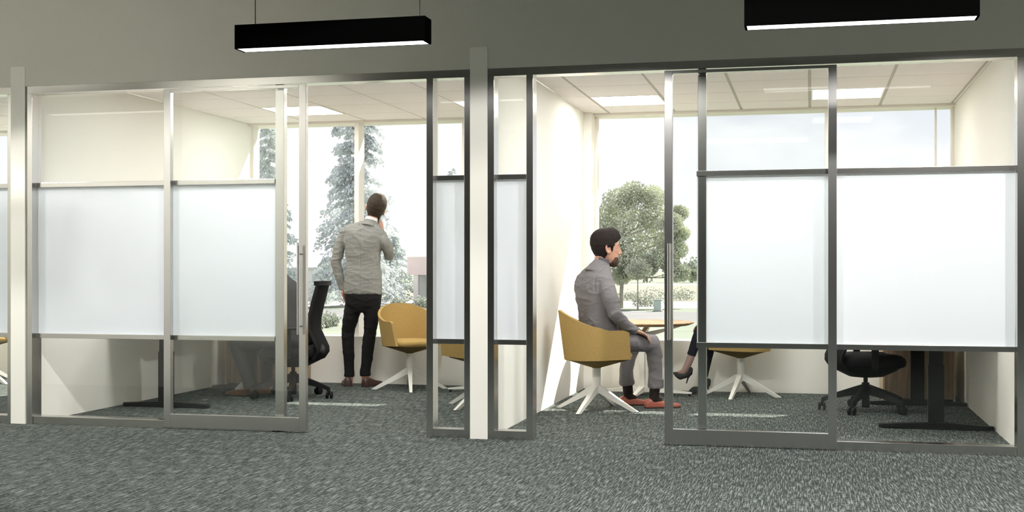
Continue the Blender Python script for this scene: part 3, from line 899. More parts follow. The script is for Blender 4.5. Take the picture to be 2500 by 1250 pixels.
for i, (px, py, w_, h_, lab) in enumerate(((1592, 742, 3.0, 2.0, 'pale bush beside the pale green utility box'), (1575, 748, 2.2, 1.2, 'small pale bush at the foot of the young tree'),
                                 (1662, 733, 3.0, 1.6, 'pale bush at the meadow edge right of the sliding door stile'), (1535, 733, 2.6, 1.3, 'pale bush at the meadow edge between the two tree trunks'),
                                 (785, 800, 1.0, 0.9, 'small round shrub near the office chair back, left of its neighbour'), (805, 796, 1.1, 1.0, 'small round shrub near the office chair back, next to the standing man'), (768, 803, 0.9, 0.8, 'small shrub directly behind the office chair back'),
                                 (1032, 752, 1.5, 1.3, 'pale shrub in front of the pink building'), (972, 756, 1.4, 1.2, 'pale shrub at the left corner of the pink building'))):
    b, d = gp(px, py)
    leafy('shrub', b, h_*0.3, [(0, 0, h_*0.5, w_*0.5, h_*0.5), (w_*0.3, 0.1, h_*0.42, w_*0.35, h_*0.4), (-w_*0.3, -0.1, h_*0.40, w_*0.35, h_*0.4)], 0.22, 170, M['shrub'], lab, 40 + i, sg, 'shrub', tr=0.04)
# far hedge of trees on the horizon
rnd = random.Random(77)
for i, (px, h_) in enumerate(((1470, 9), (1530, 11), (1580, 12), (1640, 10), (1690, 9), (1745, 9))):
    p = ray(px, 655) * 360; b = Vector((p.x, p.y, G))
    leafy('far_tree', b, 2.0, [(rnd.uniform(-0.9, 0.9), rnd.uniform(-1, 1), h_*rnd.uniform(.25, .55), 1.9, h_*.28) for q in range(5)], 0.9, 90, M['shrub'], 'hazy far tree beyond the meadow, %s from the left' % ('first', 'second', 'third', 'fourth', 'fifth', 'sixth')[i], 60 + i, 'hazy far trees beyond the meadow', tr=0.25)

# pale green utility box by the bush
b, d = gp(1606, 760)
r = empty('utility_box', tuple(b), label='pale green utility box on the grass by the bush', cat='utility box')
MB().bbox(-0.36, 0.36, -0.36, 0.36, 0.06, 1.08, 0.03).build('body', M['util'], r)
MB().bbox(-0.42, 0.42, -0.42, 0.42, 1.08, 1.16, 0.02).build('lid', M['util'], r)
MB().box(-0.45, 0.45, -0.45, 0.45, 0, 0.06).build('base_slab', M['road'], r)

# pink building at the right end of the left window
b, d = gp(1014, 745); sc = d / FOC
r = empty('building', tuple(b), rz=radians(-6), label='low pink building with deep fascia and corner column', cat='building')
W = 16.0; Hf0, Hf1 = (745 - 671) * sc, (745 - 629) * sc
MB().box(-1.0, W, 0.0, 9.0, Hf0, Hf1).build('fascia', M['pink'], r)
MB().box(-1.05, W, -0.06, 9.0, Hf1 + 0.001, Hf1 + 0.12).build('roof_edge', M['pink_col'], r)
MB().box(-0.28, 0.28, 0.1, 0.66, 0, Hf0).build('corner_column', M['pink_col'], r)
MB().box(6.0, 6.56, 0.1, 0.66, 0, Hf0).build('column', M['pink_col'], r)
MB().box(-0.9, W, 2.6, 8.8, 0, Hf0).build('wall', M['far_wall'], r)
for k in range(6):
    w_ = MB().box(0.2 + 2.5*k, 2.3 + 2.5*k, 2.54, 2.599, 0.3, Hf0 - 0.3).build('window', M['dim_glass'], r)
    MB().box(1.2 + 2.5*k, 1.3 + 2.5*k, 2.50, 2.539, 0.3, Hf0 - 0.3).build('glazing_bar', M['pink_col'], w_)
# long low building at the left of the window
b, d = gp(752, 733); sc = d / FOC
r = empty('building', tuple(b), label='long low grey green building behind the conifers', cat='building')
H = (733 - 653) * sc
MB().box(-12, 5.4, 0, 8, 0, H - 0.3).build('wall', M['far_wall'], r)
MB().box(-12.3, 5.7, -0.3, 8.2, H - 0.299, H).build('roof_edge', M['dim_glass'], r)
for k in range(7):
    MB().box(-11.4 + 2.4*k, -9.8 + 2.4*k, -0.06, -0.001, 0.9, H - 0.9).build('window', M['dim_glass'], r)
# ------------------------------------------------------------------ people
def capsule(mb, p0, r0, p1, r1, n=14):
    p0 = Vector(p0); p1 = Vector(p1); t = (p1 - p0)
    if t.length < 1e-6: t = Vector((0, 0, 1e-4))
    t.normalize(); pts = []; rr = []
    for k in range(1, 5):
        a = pi/2 * k/4; pts.append(p0 - t*r0*cos(a)); rr.append(r0*sin(a))
    for k in range(0, 4):
        a = pi/2 * k/4; pts.append(p1 + t*r1*sin(a)); rr.append(r1*cos(a))
    mb.tube(pts, [max(x, 1e-4) for x in rr], n)

def chain(mb, pts, n=14):
    for (a, ra), (b, rb) in zip(pts[:-1], pts[1:]): capsule(mb, a, ra, b, rb, n)

def hem(mb, pts, drop, flare=1.03, n=20):
    """straight-cut cuff at the end of a limb"""
    (a, ra), (b, rb) = pts[-2], pts[-1]
    d = (Vector(b) - Vector(a)).normalized()
    mb.tube([Vector(b) - d*0.03, Vector(b), Vector(b) + d*drop], [rb*0.98, rb, rb*flare], n)

def sell(c, ux, uy, hx, hy, e=0.85, n=28):
    """super-elliptic ring"""
    out = []
    for i in range(n):
        t = 2*pi*i/n; a, b = cos(t), sin(t)
        out.append(Vector(c) + ux*(hx*(abs(a)**e)*(1 if a >= 0 else -1)) + uy*(hy*(abs(b)**e)*(1 if b >= 0 else -1)))
    return out

def ellipsoid(mb, c, rx, ry, rz, R=None, n=16):
    rows = []
    for k in range(1, 10):
        a = -pi/2 + pi*k/10
        ring = []
        for i in range(n):
            t = 2*pi*i/n; v = Vector((rx*cos(a)*cos(t), ry*cos(a)*sin(t), rz*sin(a)))
            ring.append(Vector(c) + (R @ v if R else v))
        rows.append(ring)
    mb.rings(rows)

def blob(name, mb, voxel, it, m, parent, fold=0.0, fscale=9.0, fdir=(1, 1, 0.5), seed=0, grooves=()):
    """join overlapping volumes into one continuous skin"""
    me = mb.mesh('tmp', m)
    o = bpy.data.objects.new('tmp', me); C.objects.link(o)
    r = o.modifiers.new('r', 'REMESH'); r.mode = 'VOXEL'; r.voxel_size = voxel
    s = o.modifiers.new('s', 'SMOOTH'); s.factor = 0.5; s.iterations = it
    dg = bpy.context.evaluated_depsgraph_get()
    out = bpy.data.meshes.new_from_object(o.evaluated_get(dg))
    bpy.data.objects.remove(o); bpy.data.meshes.remove(me)
    out.name = name
    out.materials.clear(); out.materials.append(m)
    if fold or grooves:
        fd = Vector(fdir)
        nv = len(out.vertices)
        co = [0.0]*(nv*3); no = [0.0]*(nv*3)
        out.vertices.foreach_get('co', co); out.vertices.foreach_get('normal', no)
        for i in range(0, nv*3, 3):
            p = Vector((co[i], co[i+1], co[i+2])); h = 0.0
            if fold:
                q = Vector((p.x*fd.x, p.y*fd.y, p.z*fd.z)) * fscale + Vector((seed, seed*1.7, 0))
                a = abs(noise.noise(q)); b = abs(noise.noise(q*2.3 + Vector((4, 1, 7))))
                h = fold * (0.55*(max(0, 1 - 2.2*a))**3 + 0.30*(max(0, 1 - 2.2*b))**2 - 0.22)
            for c, n, rad, wd, dp in grooves:
                e = p - c; d = abs(e.dot(n))
                if d < wd and e.length < rad: h -= dp*(1 - d/wd)
            co[i] += no[i]*h; co[i+1] += no[i+1]*h; co[i+2] += no[i+2]*h
        out.vertices.foreach_set('co', co)
    out.polygons.foreach_set('use_smooth', [True]*len(out.polygons))
    out.update()
    return link(name, out, parent)

def frame_of(heading, pitch=0.0, roll=0.0):
    """columns: right, forward, up for a figure facing `heading` (radians from +X)"""
    f = Vector((cos(heading), sin(heading), 0)); r = Vector((f.y, -f.x, 0)); u = Vector((0, 0, 1))
    R = Matrix((r, f, u)).transposed()
    return R @ Matrix.Rotation(pitch, 3, 'X') @ Matrix.Rotation(roll, 3, 'Y')

HEAD = [(-0.120, 0.062, 0.018, 0.020), (-0.110, 0.052, 0.036, 0.036), (-0.092, 0.036, 0.050, 0.056), (-0.065, 0.020, 0.060, 0.075), (-0.03, 0.008, 0.067, 0.088),
        (0.0, 0.000, 0.072, 0.096), (0.03, -0.003, 0.076, 0.100), (0.06, -0.006, 0.075, 0.098), (0.088, -0.009, 0.065, 0.086), (0.108, -0.011, 0.047, 0.063), (0.120, -0.012, 0.018, 0.026)]

def head_parts(mb, c, R, s, neck_to, nr=0.056):
    c = Vector(c)
    T = lambda x, y, z: c + R @ (Vector((x, y, z)) * s)
    ux, uy = R @ Vector((1, 0, 0)), R @ Vector((0, 1, 0))
    mb.rings([sell(T(0, cy, z), ux, uy, hw*s, hd*s, 0.95) for z, cy, hw, hd in HEAD])
    chain(mb, [(T(0, 0.090, 0.030), 0.009*s), (T(0, 0.102, 0.004), 0.011*s), (T(0, 0.112, -0.024), 0.014*s)])     # nose
    for sx in (-1, 1):
        chain(mb, [(T(sx*0.010, 0.100, -0.030), 0.009*s), (T(sx*0.015, 0.098, -0.030), 0.008*s)])
        chain(mb, [(T(sx*0.012, 0.092, 0.040), 0.009*s), (T(sx*0.045, 0.078, 0.040), 0.009*s)])                       # brow
        ellipsoid(mb, T(sx*0.043, 0.058, -0.014), 0.017*s, 0.017*s, 0.016*s)                                       # cheekbone
        hx = lambda y, z: T(sx*(0.0795 - 0.16*y), y, z)
        chain(mb, [(hx(0.004, 0.008), 0.0055*s), (hx(-0.002, 0.024), 0.0058*s), (hx(-0.014, 0.032), 0.006*s), (hx(-0.027, 0.026), 0.006*s), (hx(-0.031, 0.010), 0.006*s), (hx(-0.026, -0.010), 0.006*s), (hx(-0.014, -0.024), 0.0075*s), (hx(-0.004, -0.028), 0.0075*s), (hx(0.004, -0.014), 0.0055*s)], 10)   # ear rim and lobe
        ellipsoid(mb, T(sx*0.0755, -0.013, 0.002), 0.007*s, 0.018*s, 0.028*s, R)
    chain(mb, [(T(-0.018, 0.088, -0.056), 0.007*s), (T(0, 0.094, -0.055), 0.008*s), (T(0.018, 0.088, -0.056), 0.007*s)])
    chain(mb, [(T(-0.015, 0.086, -0.068), 0.007*s), (T(0, 0.091, -0.068), 0.009*s), (T(0.015, 0.086, -0.068), 0.007*s)])
    ellipsoid(mb, T(0, 0.074, -0.104), 0.020*s, 0.016*s, 0.014*s)
    chain(mb, [(T(0, -0.022, -0.045), nr*s*0.98), (T(0, -0.030, -0.09), nr*s*0.98), (Vector(neck_to), nr*s*1.08)])
    return T

def hair_mesh(name, c, R, s, m, parent, thick=0.012, quiff=0.0, nape=-0.085, long=0.0):
    T = lambda x, y, z: Vector(c) + R @ (Vector((x, y, z)) * s)
    ux, uy = R @ Vector((1, 0, 0)), R @ Vector((0, 1, 0))
    rows = []; n = 40
    zs = [nape, nape + 0.012, -0.055, -0.035, -0.015, 0.0, 0.015, 0.03, 0.045, 0.06, 0.075, 0.088, 0.100, 0.112, 0.122, 0.130, 0.135]
    zs = sorted(set([z for z in zs if z >= nape]))
    def interp(z):
        z = max(HEAD[0][0], min(HEAD[-1][0] - 0.002, z))
        for a, b in zip(HEAD[:-1], HEAD[1:]):
            if a[0] <= z <= b[0]:
                t = (z - a[0])/(b[0] - a[0]); return [a[i] + (b[i] - a[i])*t for i in range(1, 4)]
    for z in zs:
        cy, hw, hd = interp(z)
        if z > 0.06:
            kk = sqrt(max(0.02, 1 - ((z - 0.06)/0.078)**2)); hw = max(hw, 0.076*kk); hd = max(hd, 0.098*kk)
        lim = 62 if z < -0.045 else 74 if z < -0.025 else 75 if z < 0.012 else 104 if z < 0.03 else 118 if z < 0.055 else 138 if z < 0.07 else 180
        th = thick * (0.35 if z <= nape + 0.001 else 0.55 if z < -0.045 else 0.8 if z < 0.02 else 1.0)
        ring = []
        for i in range(n):
            t = 2*pi*i/n; a = degrees_from_back(t)
            k = 1.0 if a < lim - 5 else 0.0 if a > lim + 5 else (lim + 5 - a)/10
            ox = (hw*0.86)*(1-k) + (hw + th)*k; oy = (hd*0.84)*(1-k) + (hd + th)*k
            zz = z
            x = ox*cos(t); y = cy + oy*sin(t)
            if quiff and z > 0.055:
                f = max(0, sin(t))
                y += quiff*0.45*f*min(1, (z-0.055)/0.04); zz += quiff*0.5*f*min(1, (z-0.06)/0.05)
            zz += (thick*0.7) * max(0, (z - 0.09)/0.04)
            ring.append(T(x, y, zz))
        rows.append(ring)
    mb = MB().rings(rows)
    for sx in (-1, 1):   # sideburn
        capsule(mb, T(sx*0.070, 0.022, 0.03), 0.012*s, T(sx*0.068, 0.022, -0.012), 0.006*s)
    if long:
        chain(mb, [(T(0, -0.075, 0.02), 0.06*s), (T(0, -0.085, -0.08), 0.055*s), (T(0, -0.085, -0.17), 0.04*s)])
    return blob(name, mb, 0.0045, 3, m, parent, fold=0.0022, fscale=55, fdir=(1, 1, 0.6))

def degrees_from_back(t):
    # t=3pi/2 is the back of the head, pi/2 the face
    d = abs(((t - 1.5*pi + pi) % (2*pi)) - pi)
    return d * 180/pi

def beard_mesh(c, R, s, m, parent):
    T = lambda x, y, z: Vector(c) + R @ (Vector((x, y, z)) * s)
    rows = []; n = 36
    for z, cy, hw, hd in [(-0.126, 0.060, 0.016, 0.018), (-0.116, 0.052, 0.038, 0.038), (-0.094, 0.036, 0.0525, 0.0585), (-0.072, 0.023, 0.0610, 0.0750), (-0.054, 0.015, 0.0640, 0.0815)]:
        ring = []
        for i in range(n):
            t = 2*pi*i/n; a = 180 - degrees_from_back(t)      # angle from the face
            top = z > -0.06
            k = 1.0 if (a < (60 if top else 76 if z > -0.08 else 92) and not (top and a < 26)) else 0.0
            f = 0.9*(1-k) + 1.02*k
            ring.append(T(hw*f*cos(t), cy + hd*f*sin(t), z))
        rows.append(ring)
    mb = MB().rings(rows)
    chain(mb, [(T(-0.026, 0.084, -0.047), 0.006*s), (T(0, 0.094, -0.042), 0.006*s), (T(0.026, 0.084, -0.047), 0.006*s)])
    return blob('beard', mb, 0.0045, 1, m, parent)

def eyes(T, R, s, parent):
    for sx in (-1, 1):
        e = MB(); ellipsoid(e, T(sx*0.031, 0.0745, 0.019), 0.012*s, 0.011*s, 0.007*s, R)
        eo = e.build('eye', M['eye_white'], parent, True)
        i = MB(); ellipsoid(i, T(sx*0.031, 0.0842, 0.019), 0.0048*s, 0.0025*s, 0.0048*s, R)
        i.build('iris', M['iris'], eo, True)

def hand(mb, wrist, d, nrm, thumb, curl=(0.35, 0.5, 0.35), s=1.0, spread=0.05):
    """palm and five bent fingers; d = wrist-to-knuckles, nrm = out of the palm, thumb = towards the thumb side"""
    wrist = Vector(wrist); d = Vector(d).normalized(); nrm = Vector(nrm); nrm = (nrm - d*nrm.dot(d)).normalized()
    th = d.cross(nrm).normalized()
    if th.dot(Vector(thumb)) < 0: th = -th
    for k in range(4):
        o = (1.5 - k) * 0.0195 * s
        kn = wrist + d*((0.092 - (0.006 if k in (0, 2) else 0.016 if k == 3 else 0))*s) + th*o
        capsule(mb, wrist + th*o*0.62 + d*0.012*s, 0.0155*s, kn, 0.0125*s, 12)
        L = (0.043, 0.048, 0.045, 0.035)[k]*s; p = kn; ang = 0
        dd = (d + th*(1.5 - k)*spread).normalized()
        for j, f in enumerate((1.0, 0.62, 0.52)):
            ang += curl[j]
            v = dd*cos(ang) + nrm*sin(ang); q = p + v*L*f
            capsule(mb, p, (0.0098 - 0.001*j - (0.001 if k == 3 else 0))*s, q, (0.0090 - 0.001*j - (0.001 if k == 3 else 0))*s, 10); p = q
    b = wrist + d*0.024*s + th*0.024*s + nrm*0.006*s
    v1 = (d*0.62 + th*0.62 + nrm*0.40).normalized(); v2 = (d*0.85 + th*0.18 + nrm*0.5).normalized()
    m1 = b + v1*0.042*s; m2 = m1 + v2*0.032*s; m3 = m2 + v2*0.024*s
    chain(mb, [(b, 0.0165*s), (m1, 0.0122*s), (m2, 0.0105*s), (m3, 0.0085*s)], 10)
    return

def shoe(name, heel, toe, m, parent, h=1.0, wide=1.0, sole=None):
    heel = Vector(heel); toe = Vector(toe); heel.z = 0; toe.z = 0
    ax = (toe - heel); L = ax.length; ax.normalize(); s_ = Vector((ax.y, -ax.x, 0))
    prof = [(0.0, 0.022, 0.060), (0.03, 0.031, 0.078), (0.12, 0.036, 0.088), (0.25, 0.034, 0.090), (0.38, 0.034, 0.078), (0.52, 0.040, 0.062), (0.66, 0.046, 0.052), (0.80, 0.044, 0.046), (0.92, 0.034, 0.040), (0.98, 0.022, 0.034), (1.0, 0.008, 0.028)]
    rows = []
    for t, w_, hh in prof:
        c = heel + ax*(t*L); ring = []
        for i in range(16):
            a = 2*pi*i/16
            x = w_*wide*(abs(cos(a))**0.7)*(1 if cos(a) >= 0 else -1); z = 0.012 + (hh*h - 0.012)*max(0, sin(a))**0.8
            ring.append(c + s_*x + Vector((0, 0, z)))
        rows.append(ring)
    o = MB().rings(rows).build(name, m, parent, True, 70)
    sl = []
    for t, w_, hh in prof:
        c = heel + ax*(t*L*1.012 - 0.002)
        e = 0.002
        sl.append([c - s_*(w_*wide+e), c + s_*(w_*wide+e), c + s_*(w_*wide+e) + Vector((0, 0, 0.0135)), c - s_*(w_*wide+e) + Vector((0, 0, 0.0135))])
    MB().rings(sl).build('sole', sole or M['sole'], o)
    return o

M['skin'] = mat('skin', (0.50, 0.27, 0.19), 0.5, var=0.06, vscale=30)
M['skin_f'] = mat('skin_fair', (0.56, 0.34, 0.27), 0.5, var=0.05, vscale=30)
M['hair'] = mat('dark_brown_hair', (0.045, 0.033, 0.024), 0.8, spec=0.2, var=0.35, vscale=70, bump=0.4, bscale=160)
M['hair_black'] = mat('near_black_hair', (0.016, 0.011, 0.010), 0.75, spec=0.2, var=0.35, vscale=70, bump=0.4, bscale=160)
M['beard'] = mat('short_beard', (0.075, 0.042, 0.032), 0.85, var=0.3, vscale=200)
M['jacket_grey'] = fabricmat('grey_jacket_wool', (0.225, 0.225, 0.215), (0.285, 0.285, 0.27), 600)
M['suit_taupe'] = fabricmat('pale_grey_suit_wool', (0.170, 0.160, 0.168), (0.225, 0.212, 0.222), 600)
M['suit_dark'] = fabricmat('dark_grey_suit_wool', (0.036, 0.035, 0.037), (0.052, 0.050, 0.053), 600)
M['trouser_black'] = fabricmat('black_trousers', (0.012, 0.012, 0.0125), (0.02, 0.02, 0.021), 500)
M['navy'] = fabricmat('black_navy_cloth', (0.010, 0.011, 0.016), (0.016, 0.017, 0.024), 500)
M['shirt'] = mat('white_shirt', (0.86, 0.86, 0.86), 0.8)
M['shirt_grey'] = mat('charcoal_shirt', (0.10, 0.10, 0.115), 0.85)
M['shoe_brown'] = mat('dark_brown_leather', (0.055, 0.026, 0.020), 0.45)
M['shoe_red'] = mat('red_brown_leather', (0.33, 0.085, 0.052), 0.40)
M['shoe_tan'] = mat('tan_brown_leather', (0.17, 0.085, 0.045), 0.45)
M['shoe_black'] = mat('black_suede', (0.008, 0.008, 0.009), 0.7)
M['sole'] = mat('dark_sole', (0.035, 0.022, 0.018), 0.7)
M['sock'] = mat('dark_sock', (0.018, 0.010, 0.009), 0.95)
M['sock_grey'] = mat('pale_sock', (0.45, 0.45, 0.44), 0.95)
M['tights'] = mat('sheer_dark_tights', (0.26, 0.165, 0.145), 0.6)
M['eye_white'] = mat('eye_white', (0.75, 0.73, 0.70), 0.3)
M['iris'] = mat('iris', (0.05, 0.035, 0.02), 0.2)
M['phone'] = mat('black_phone', (0.008, 0.008, 0.009), 0.3)

def lerp_r(pts, k):   # thinner copy of a limb chain, for the body inside the clothes
    return [(p, r*k) for p, r in pts]

# ---- standing man on the phone, seen from behind (faces the window)
def standing_man():
    r = empty('person', (-4.19, 11.24, 0), label='man standing at the window, phone to his ear, grey jacket and black trousers', cat='person')
    inv = Matrix.Translation((4.19, -11.24, 0))
    P = lambda px, py, Y=11.25: inv @ at(px, py, Y)
    k = 0.00378
    ux = Vector((1, 0.06, 0)).normalized(); uy = Vector((-0.06, 1, 0)).normalized()
    uxt = (ux + Vector((0, 0, -0.18))).normalized(); uxm = (ux + Vector((0, 0, -0.07))).normalized()
    # jacket
    j = MB()
    rows = [(887, 718, 49, .118, ux), (887, 700, 48.5, .124, ux), (887.5, 670, 46, .122, ux), (887.5, 642, 43, .112, ux), (886.5, 612, 45.5, .116, uxm),
            (888, 592, 51, .122, uxm), (890, 573, 54, .114, uxt), (892, 562, 54, .098, uxt), (895, 554, 45, .082, uxt), (900, 548, 31, .070, uxt), (904, 543, 19, .060, uxt)]
    j.rings([sell(P(x, y), u, uy, hw*k, hd, 0.82) for x, y, hw, hd, u in rows])
    la = [(P(843, 567), .056), (P(829, 604, 11.24), .058), (P(819.5, 641, 11.22), .050), (P(828, 672, 11.23), .045), (P(836, 699, 11.25), .040)]
    chain(j, [(P(866, 566), .050)] + la); hem(j, la, 0.035, 1.0)
    ra = [(P(938, 589), .058), (P(948, 610, 11.31), .056), (P(950, 624, 11.36), .050), (P(941, 596, 11.44), .044), (P(936, 576, 11.42), .038)]
    chain(j, [(P(915, 578), .06)] + ra)
    jk = blob('jacket', j, 0.006, 7, M['jacket_grey'], r, fold=0.011, fscale=5.0, fdir=(0.9, 0.9, 2.3), seed=3, grooves=[(P(887, 640), ux, 0.45, 0.006, 0.004), (P(846, 580), (ux + Vector((0, 0, .12))).normalized(), 0.105, 0.008, 0.006), (P(939, 596), (ux + Vector((0, 0, -.30))).normalized(), 0.10, 0.008, 0.006)])
    # jacket collar and shirt collar
    cx, cz = P(901.5, 545), P(904, 537)
    tl = Vector((0.10, 0.10, 1)).normalized()
    def ringc(c, rad, u2=1.0): return sell(c, uxt, (uy + Vector((0, 0, -0.30))).normalized(), rad, rad*0.95, 1.0, 32)
    MB().rings([ringc(P(902, 555), .100), ringc(P(903.5, 549), .084), ringc(P(905, 543.5), .073), ringc(P(906, 540), .069), ringc(P(906, 539.8), .063), ringc(P(904, 549), .064)], cap=False).build('jacket_collar', M['jacket_grey'], jk, True)
    MB().rings([ringc(P(905, 546), .0625), ringc(P(906.5, 536.5), .061), ringc(P(907.5, 533.0), .0590), ringc(P(907.5, 533.5), .0545), ringc(P(905, 544), .055)], cap=False).build('shirt_collar', M['shirt'], r, True)
    # trousers
    t = MB()
    t.rings([sell(P(x, y), ux, uy, hw*k, hd, 0.85) for x, y, hw, hd in ((887, 762, 30, .085), (887, 745, 45, .108), (887, 722, 47, .118), (887, 700, 44, .112), (887, 680, 41, .105))])
    ll = [(P(866, 728), .084), (P(859, 765), .080), (P(849.5, 808), .062), (P(850, 840), .060), (P(852, 885), .050), (P(853, 905), .048), (P(853, 911), .049)]
    rl = [(P(909, 728), .084), (P(908, 765), .079), (P(904, 808), .061), (P(899, 845), .060), (P(895, 885), .052), (P(892, 903), .049), (P(892, 909), .050)]
    chain(t, ll); chain(t, rl); hem(t, ll, 0.036); hem(t, rl, 0.036)
    blob('trousers', t, 0.009, 4, M['trouser_black'], r, fold=0.008, fscale=6, fdir=(1, 1, 1.8), seed=9)
    # shoes
    W = lambda v: inv @ Vector(v)
    shoe('shoe', W((-4.285, 11.165, 0)), W((-4.40, 11.40, 0)), M['shoe_brown'], r, 1.0, 1.1)
    shoe('shoe', W((-4.128, 11.15, 0)), W((-4.03, 11.40, 0)), M['shoe_brown'], r, 1.0, 1.1)
    # head and body
    hc = P(917, 511, 11.27); R = frame_of(radians(103), 0.22, 0.30); s = 1.06
    b = MB()
    T = head_parts(b, hc, R, s, P(903, 554, 11.25), 0.047)
    b.rings([sell(P(x, y), u, uy, hw*k*0.86, hd*0.82, 0.9) for x, y, hw, hd, u in rows[:-1]])
    chain(b, lerp_r([(P(862, 566), .055)] + la, 0.74)); chain(b, lerp_r([(P(915, 578), .06)] + ra, 0.74))
    chain(b, lerp_r(ll, 0.8)); chain(b, lerp_r(rl, 0.8))
    for c, dx in ((853, -0.07), (892, 0.06)):
        chain(b, [(P(c, 919), .036), (P(c, 936), .032)])
    # left hand goes into the trouser pocket
    hand(b, P(837, 699, 11.25), (0.05, 0.05, -1), (1, 0.1, 0), (0, 1, 0), (0.2, 0.25, 0.2), 1.0)
    # right hand holds the phone at the ear
    chain(b, [(P(936, 578, 11.42), .028), (P(935, 569, 11.40), .026)])
    hand(b, P(934, 570, 11.40), (-0.01, -0.42, 1), (-1, -0.1, 0.05), (0, 0.4, 0.9), (0.30, 0.55, 0.40), 1.0)
    blob('body', b, 0.005, 2, M['skin'], r)
    hair_mesh('hair', hc, R, s, M['hair'], r, 0.013, nape=-0.092)
    eyes(T, R, s, r)
    # phone: a thing of its own, held in the hand
    pc = at(924.5, 541, 11.30)
    pr = empty('phone', tuple(pc), label='black phone held to the right ear of the standing man', cat='phone')
    Rm = frame_of(radians(92), 0.35, 0.42)
    q = MB().bbox(-0.0045, 0.0045, -0.035, 0.035, -0.072, 0.072, 0.003); q.move(Rm.to_4x4()); q.build('case', M['phone'], pr)
    q = MB().box(-0.0052, -0.0046, -0.032, 0.032, -0.067, 0.067); q.move(Rm.to_4x4()); q.build('screen', M['plastic'], pr)
    return r

# ---- man seated in the mustard chair, facing right
def seated_man():
    o = Vector((-1.66, 9.78, 0))
    r = empty('person', tuple(o), label='bearded man in pale grey suit sitting in a mustard tub chair', cat='person')
    inv = Matrix.Translation(-o)
    P = lambda px, py, Y=9.78: inv @ at(px, py, Y)
    h = radians(42); F = Vector((cos(h), sin(h), 0)); Rt = Vector((F.y, -F.x, 0))
    lean = Vector((0, 0, 0))
    rows = [(1464, 836, .185, .135), (1462, 806, .182, .130), (1458, 765, .176, .124), (1453, 724, .196, .128), (1450, 697, .206, .124), (1452, 674, .190, .104), (1458, 658, .135, .082), (1464, 646, .075, .064)]
    j = MB(); j.rings([sell(P(x, y), Rt, F, hw, hd, 0.84) for x, y, hw, hd in rows])
    sh = P(1450, 690)
    ra = [(sh + Rt*.165, .068), (P(1490, 728, 9.60), .066), (P(1500, 766, 9.60), .056), (P(1524, 790, 9.68), .047), (P(1547, 806, 9.75), .038)]
    chain(j, [(sh + Rt*.10, .07)] + ra)
    la = [(sh - Rt*.165, .066), (sh - Rt*.215 + F*.10 + Vector((0, 0, -.24)), .056), (sh - Rt*.08 + F*.33 + Vector((0, 0, -.34)), .040)]
    chain(j, [(sh - Rt*.10, .07)] + la)
    jk = blob('jacket', j, 0.006, 7, M['suit_taupe'], r, fold=0.011, fscale=5.2, fdir=(1.0, 1.0, 1.9), seed=5, grooves=[(P(1450, 740), Rt, 0.45, 0.006, 0.004), (sh + Rt*0.150, (Rt + Vector((0, 0, .1))).normalized(), 0.115, 0.008, 0.007)])
    nk = P(1466, 641)
    def rc(c, rad, tilt): return sell(c, Rt, (F + Vector((0, 0, -tilt))).normalized(), rad*0.96, rad, 1.0, 32)
    MB().rings([rc(P(1461, 665), .112, .22), rc(P(1464, 655), .092, .38), rc(P(1467.5, 646), .074, .42), rc(P(1469.5, 640.5), .066, .42), rc(P(1469.5, 640.8), .061, .42), rc(P(1467, 650), .062, .45)], cap=False).build('jacket_collar', M['suit_taupe'], jk, True)
    MB().rings([rc(P(1470, 646), .061, .42), rc(P(1472, 637), .0605, .38), rc(P(1473, 633.5), .0600, .35), rc(P(1473, 634), .055, .35), rc(P(1471, 644), .054, .42)], cap=False).build('shirt_collar', M['shirt_grey'], r, True)
    t = MB()
    t.rings([sell(P(x, y), Rt, F, hw, hd, 0.85) for x, y, hw, hd in ((1466, 846, .15, .12), (1466, 832, .18, .14), (1464, 812, .175, .13), (1461, 795, .165, .12))])
    nl = [(P(1484, 832, 9.66), .088), (P(1540, 834, 9.80), .082), (P(1590, 838, 9.94), .072), (P(1598, 862, 9.97), .064), (P(1601, 905, 10.0), .060), (P(1601, 932, 10.01), .063)]
    fl = [(P(1470, 830, 9.92), .088), (P(1515, 836, 10.04), .080), (P(1545, 842, 10.12), .070), (P(1535, 872, 10.12), .060), (P(1529, 905, 10.12), .056), (P(1530, 926, 10.13), .060)]
    chain(t, [(P(1470, 830), .09)] + nl); chain(t, [(P(1466, 830), .09)] + fl); hem(t, nl, 0.050, 1.05); hem(t, fl, 0.046, 1.07)
    blob('trousers', t, 0.0085, 4, M['suit_taupe'], r, fold=0.008, fscale=6, fdir=(1.5, 1.5, 1.3), seed=2)
    W = lambda x, y: inv @ Vector((x, y, 0))
    for a, b_, c in (((-1.300, 9.975), (-1.030, 10.10), 0), ((-1.530, 10.13), (-1.262, 10.225), 1)):
        ho, to = W(*a), W(*b_)
        shoe('shoe', ho, to, M['shoe_red'], r, 0.92, 1.05)
        ax = (to - ho).normalized(); an = ho + ax*0.075
        top = nl[-1][0] if c == 0 else fl[-1][0]
        s_ = MB(); chain(s_, [(top + Vector((0, 0, 0.01)), .044), (Vector((an.x*0.8 + top.x*0.2, an.y*0.8 + top.y*0.2, 0.12)), .042), (an + Vector((0, 0, 0.07)), .038), (ho + ax*0.12 + Vector((0, 0, 0.06)), .028)])
        blob('sock', s_, 0.006, 3, M['sock'], r)
    hc = P(1479, 609, 9.80); R = frame_of(radians(30), -0.02, 0.0); s = 1.10
    b = MB(); T = head_parts(b, hc, R, s, P(1464, 658, 9.78), 0.055)
    b.rings([sell(P(x, y), Rt, F, hw*.84, hd*.82, 0.9) for x, y, hw, hd in rows[:-1]])
    chain(b, lerp_r([(sh + Rt*.10, .07)] + ra, .74)); chain(b, lerp_r([(sh - Rt*.10, .07)] + la, .74))
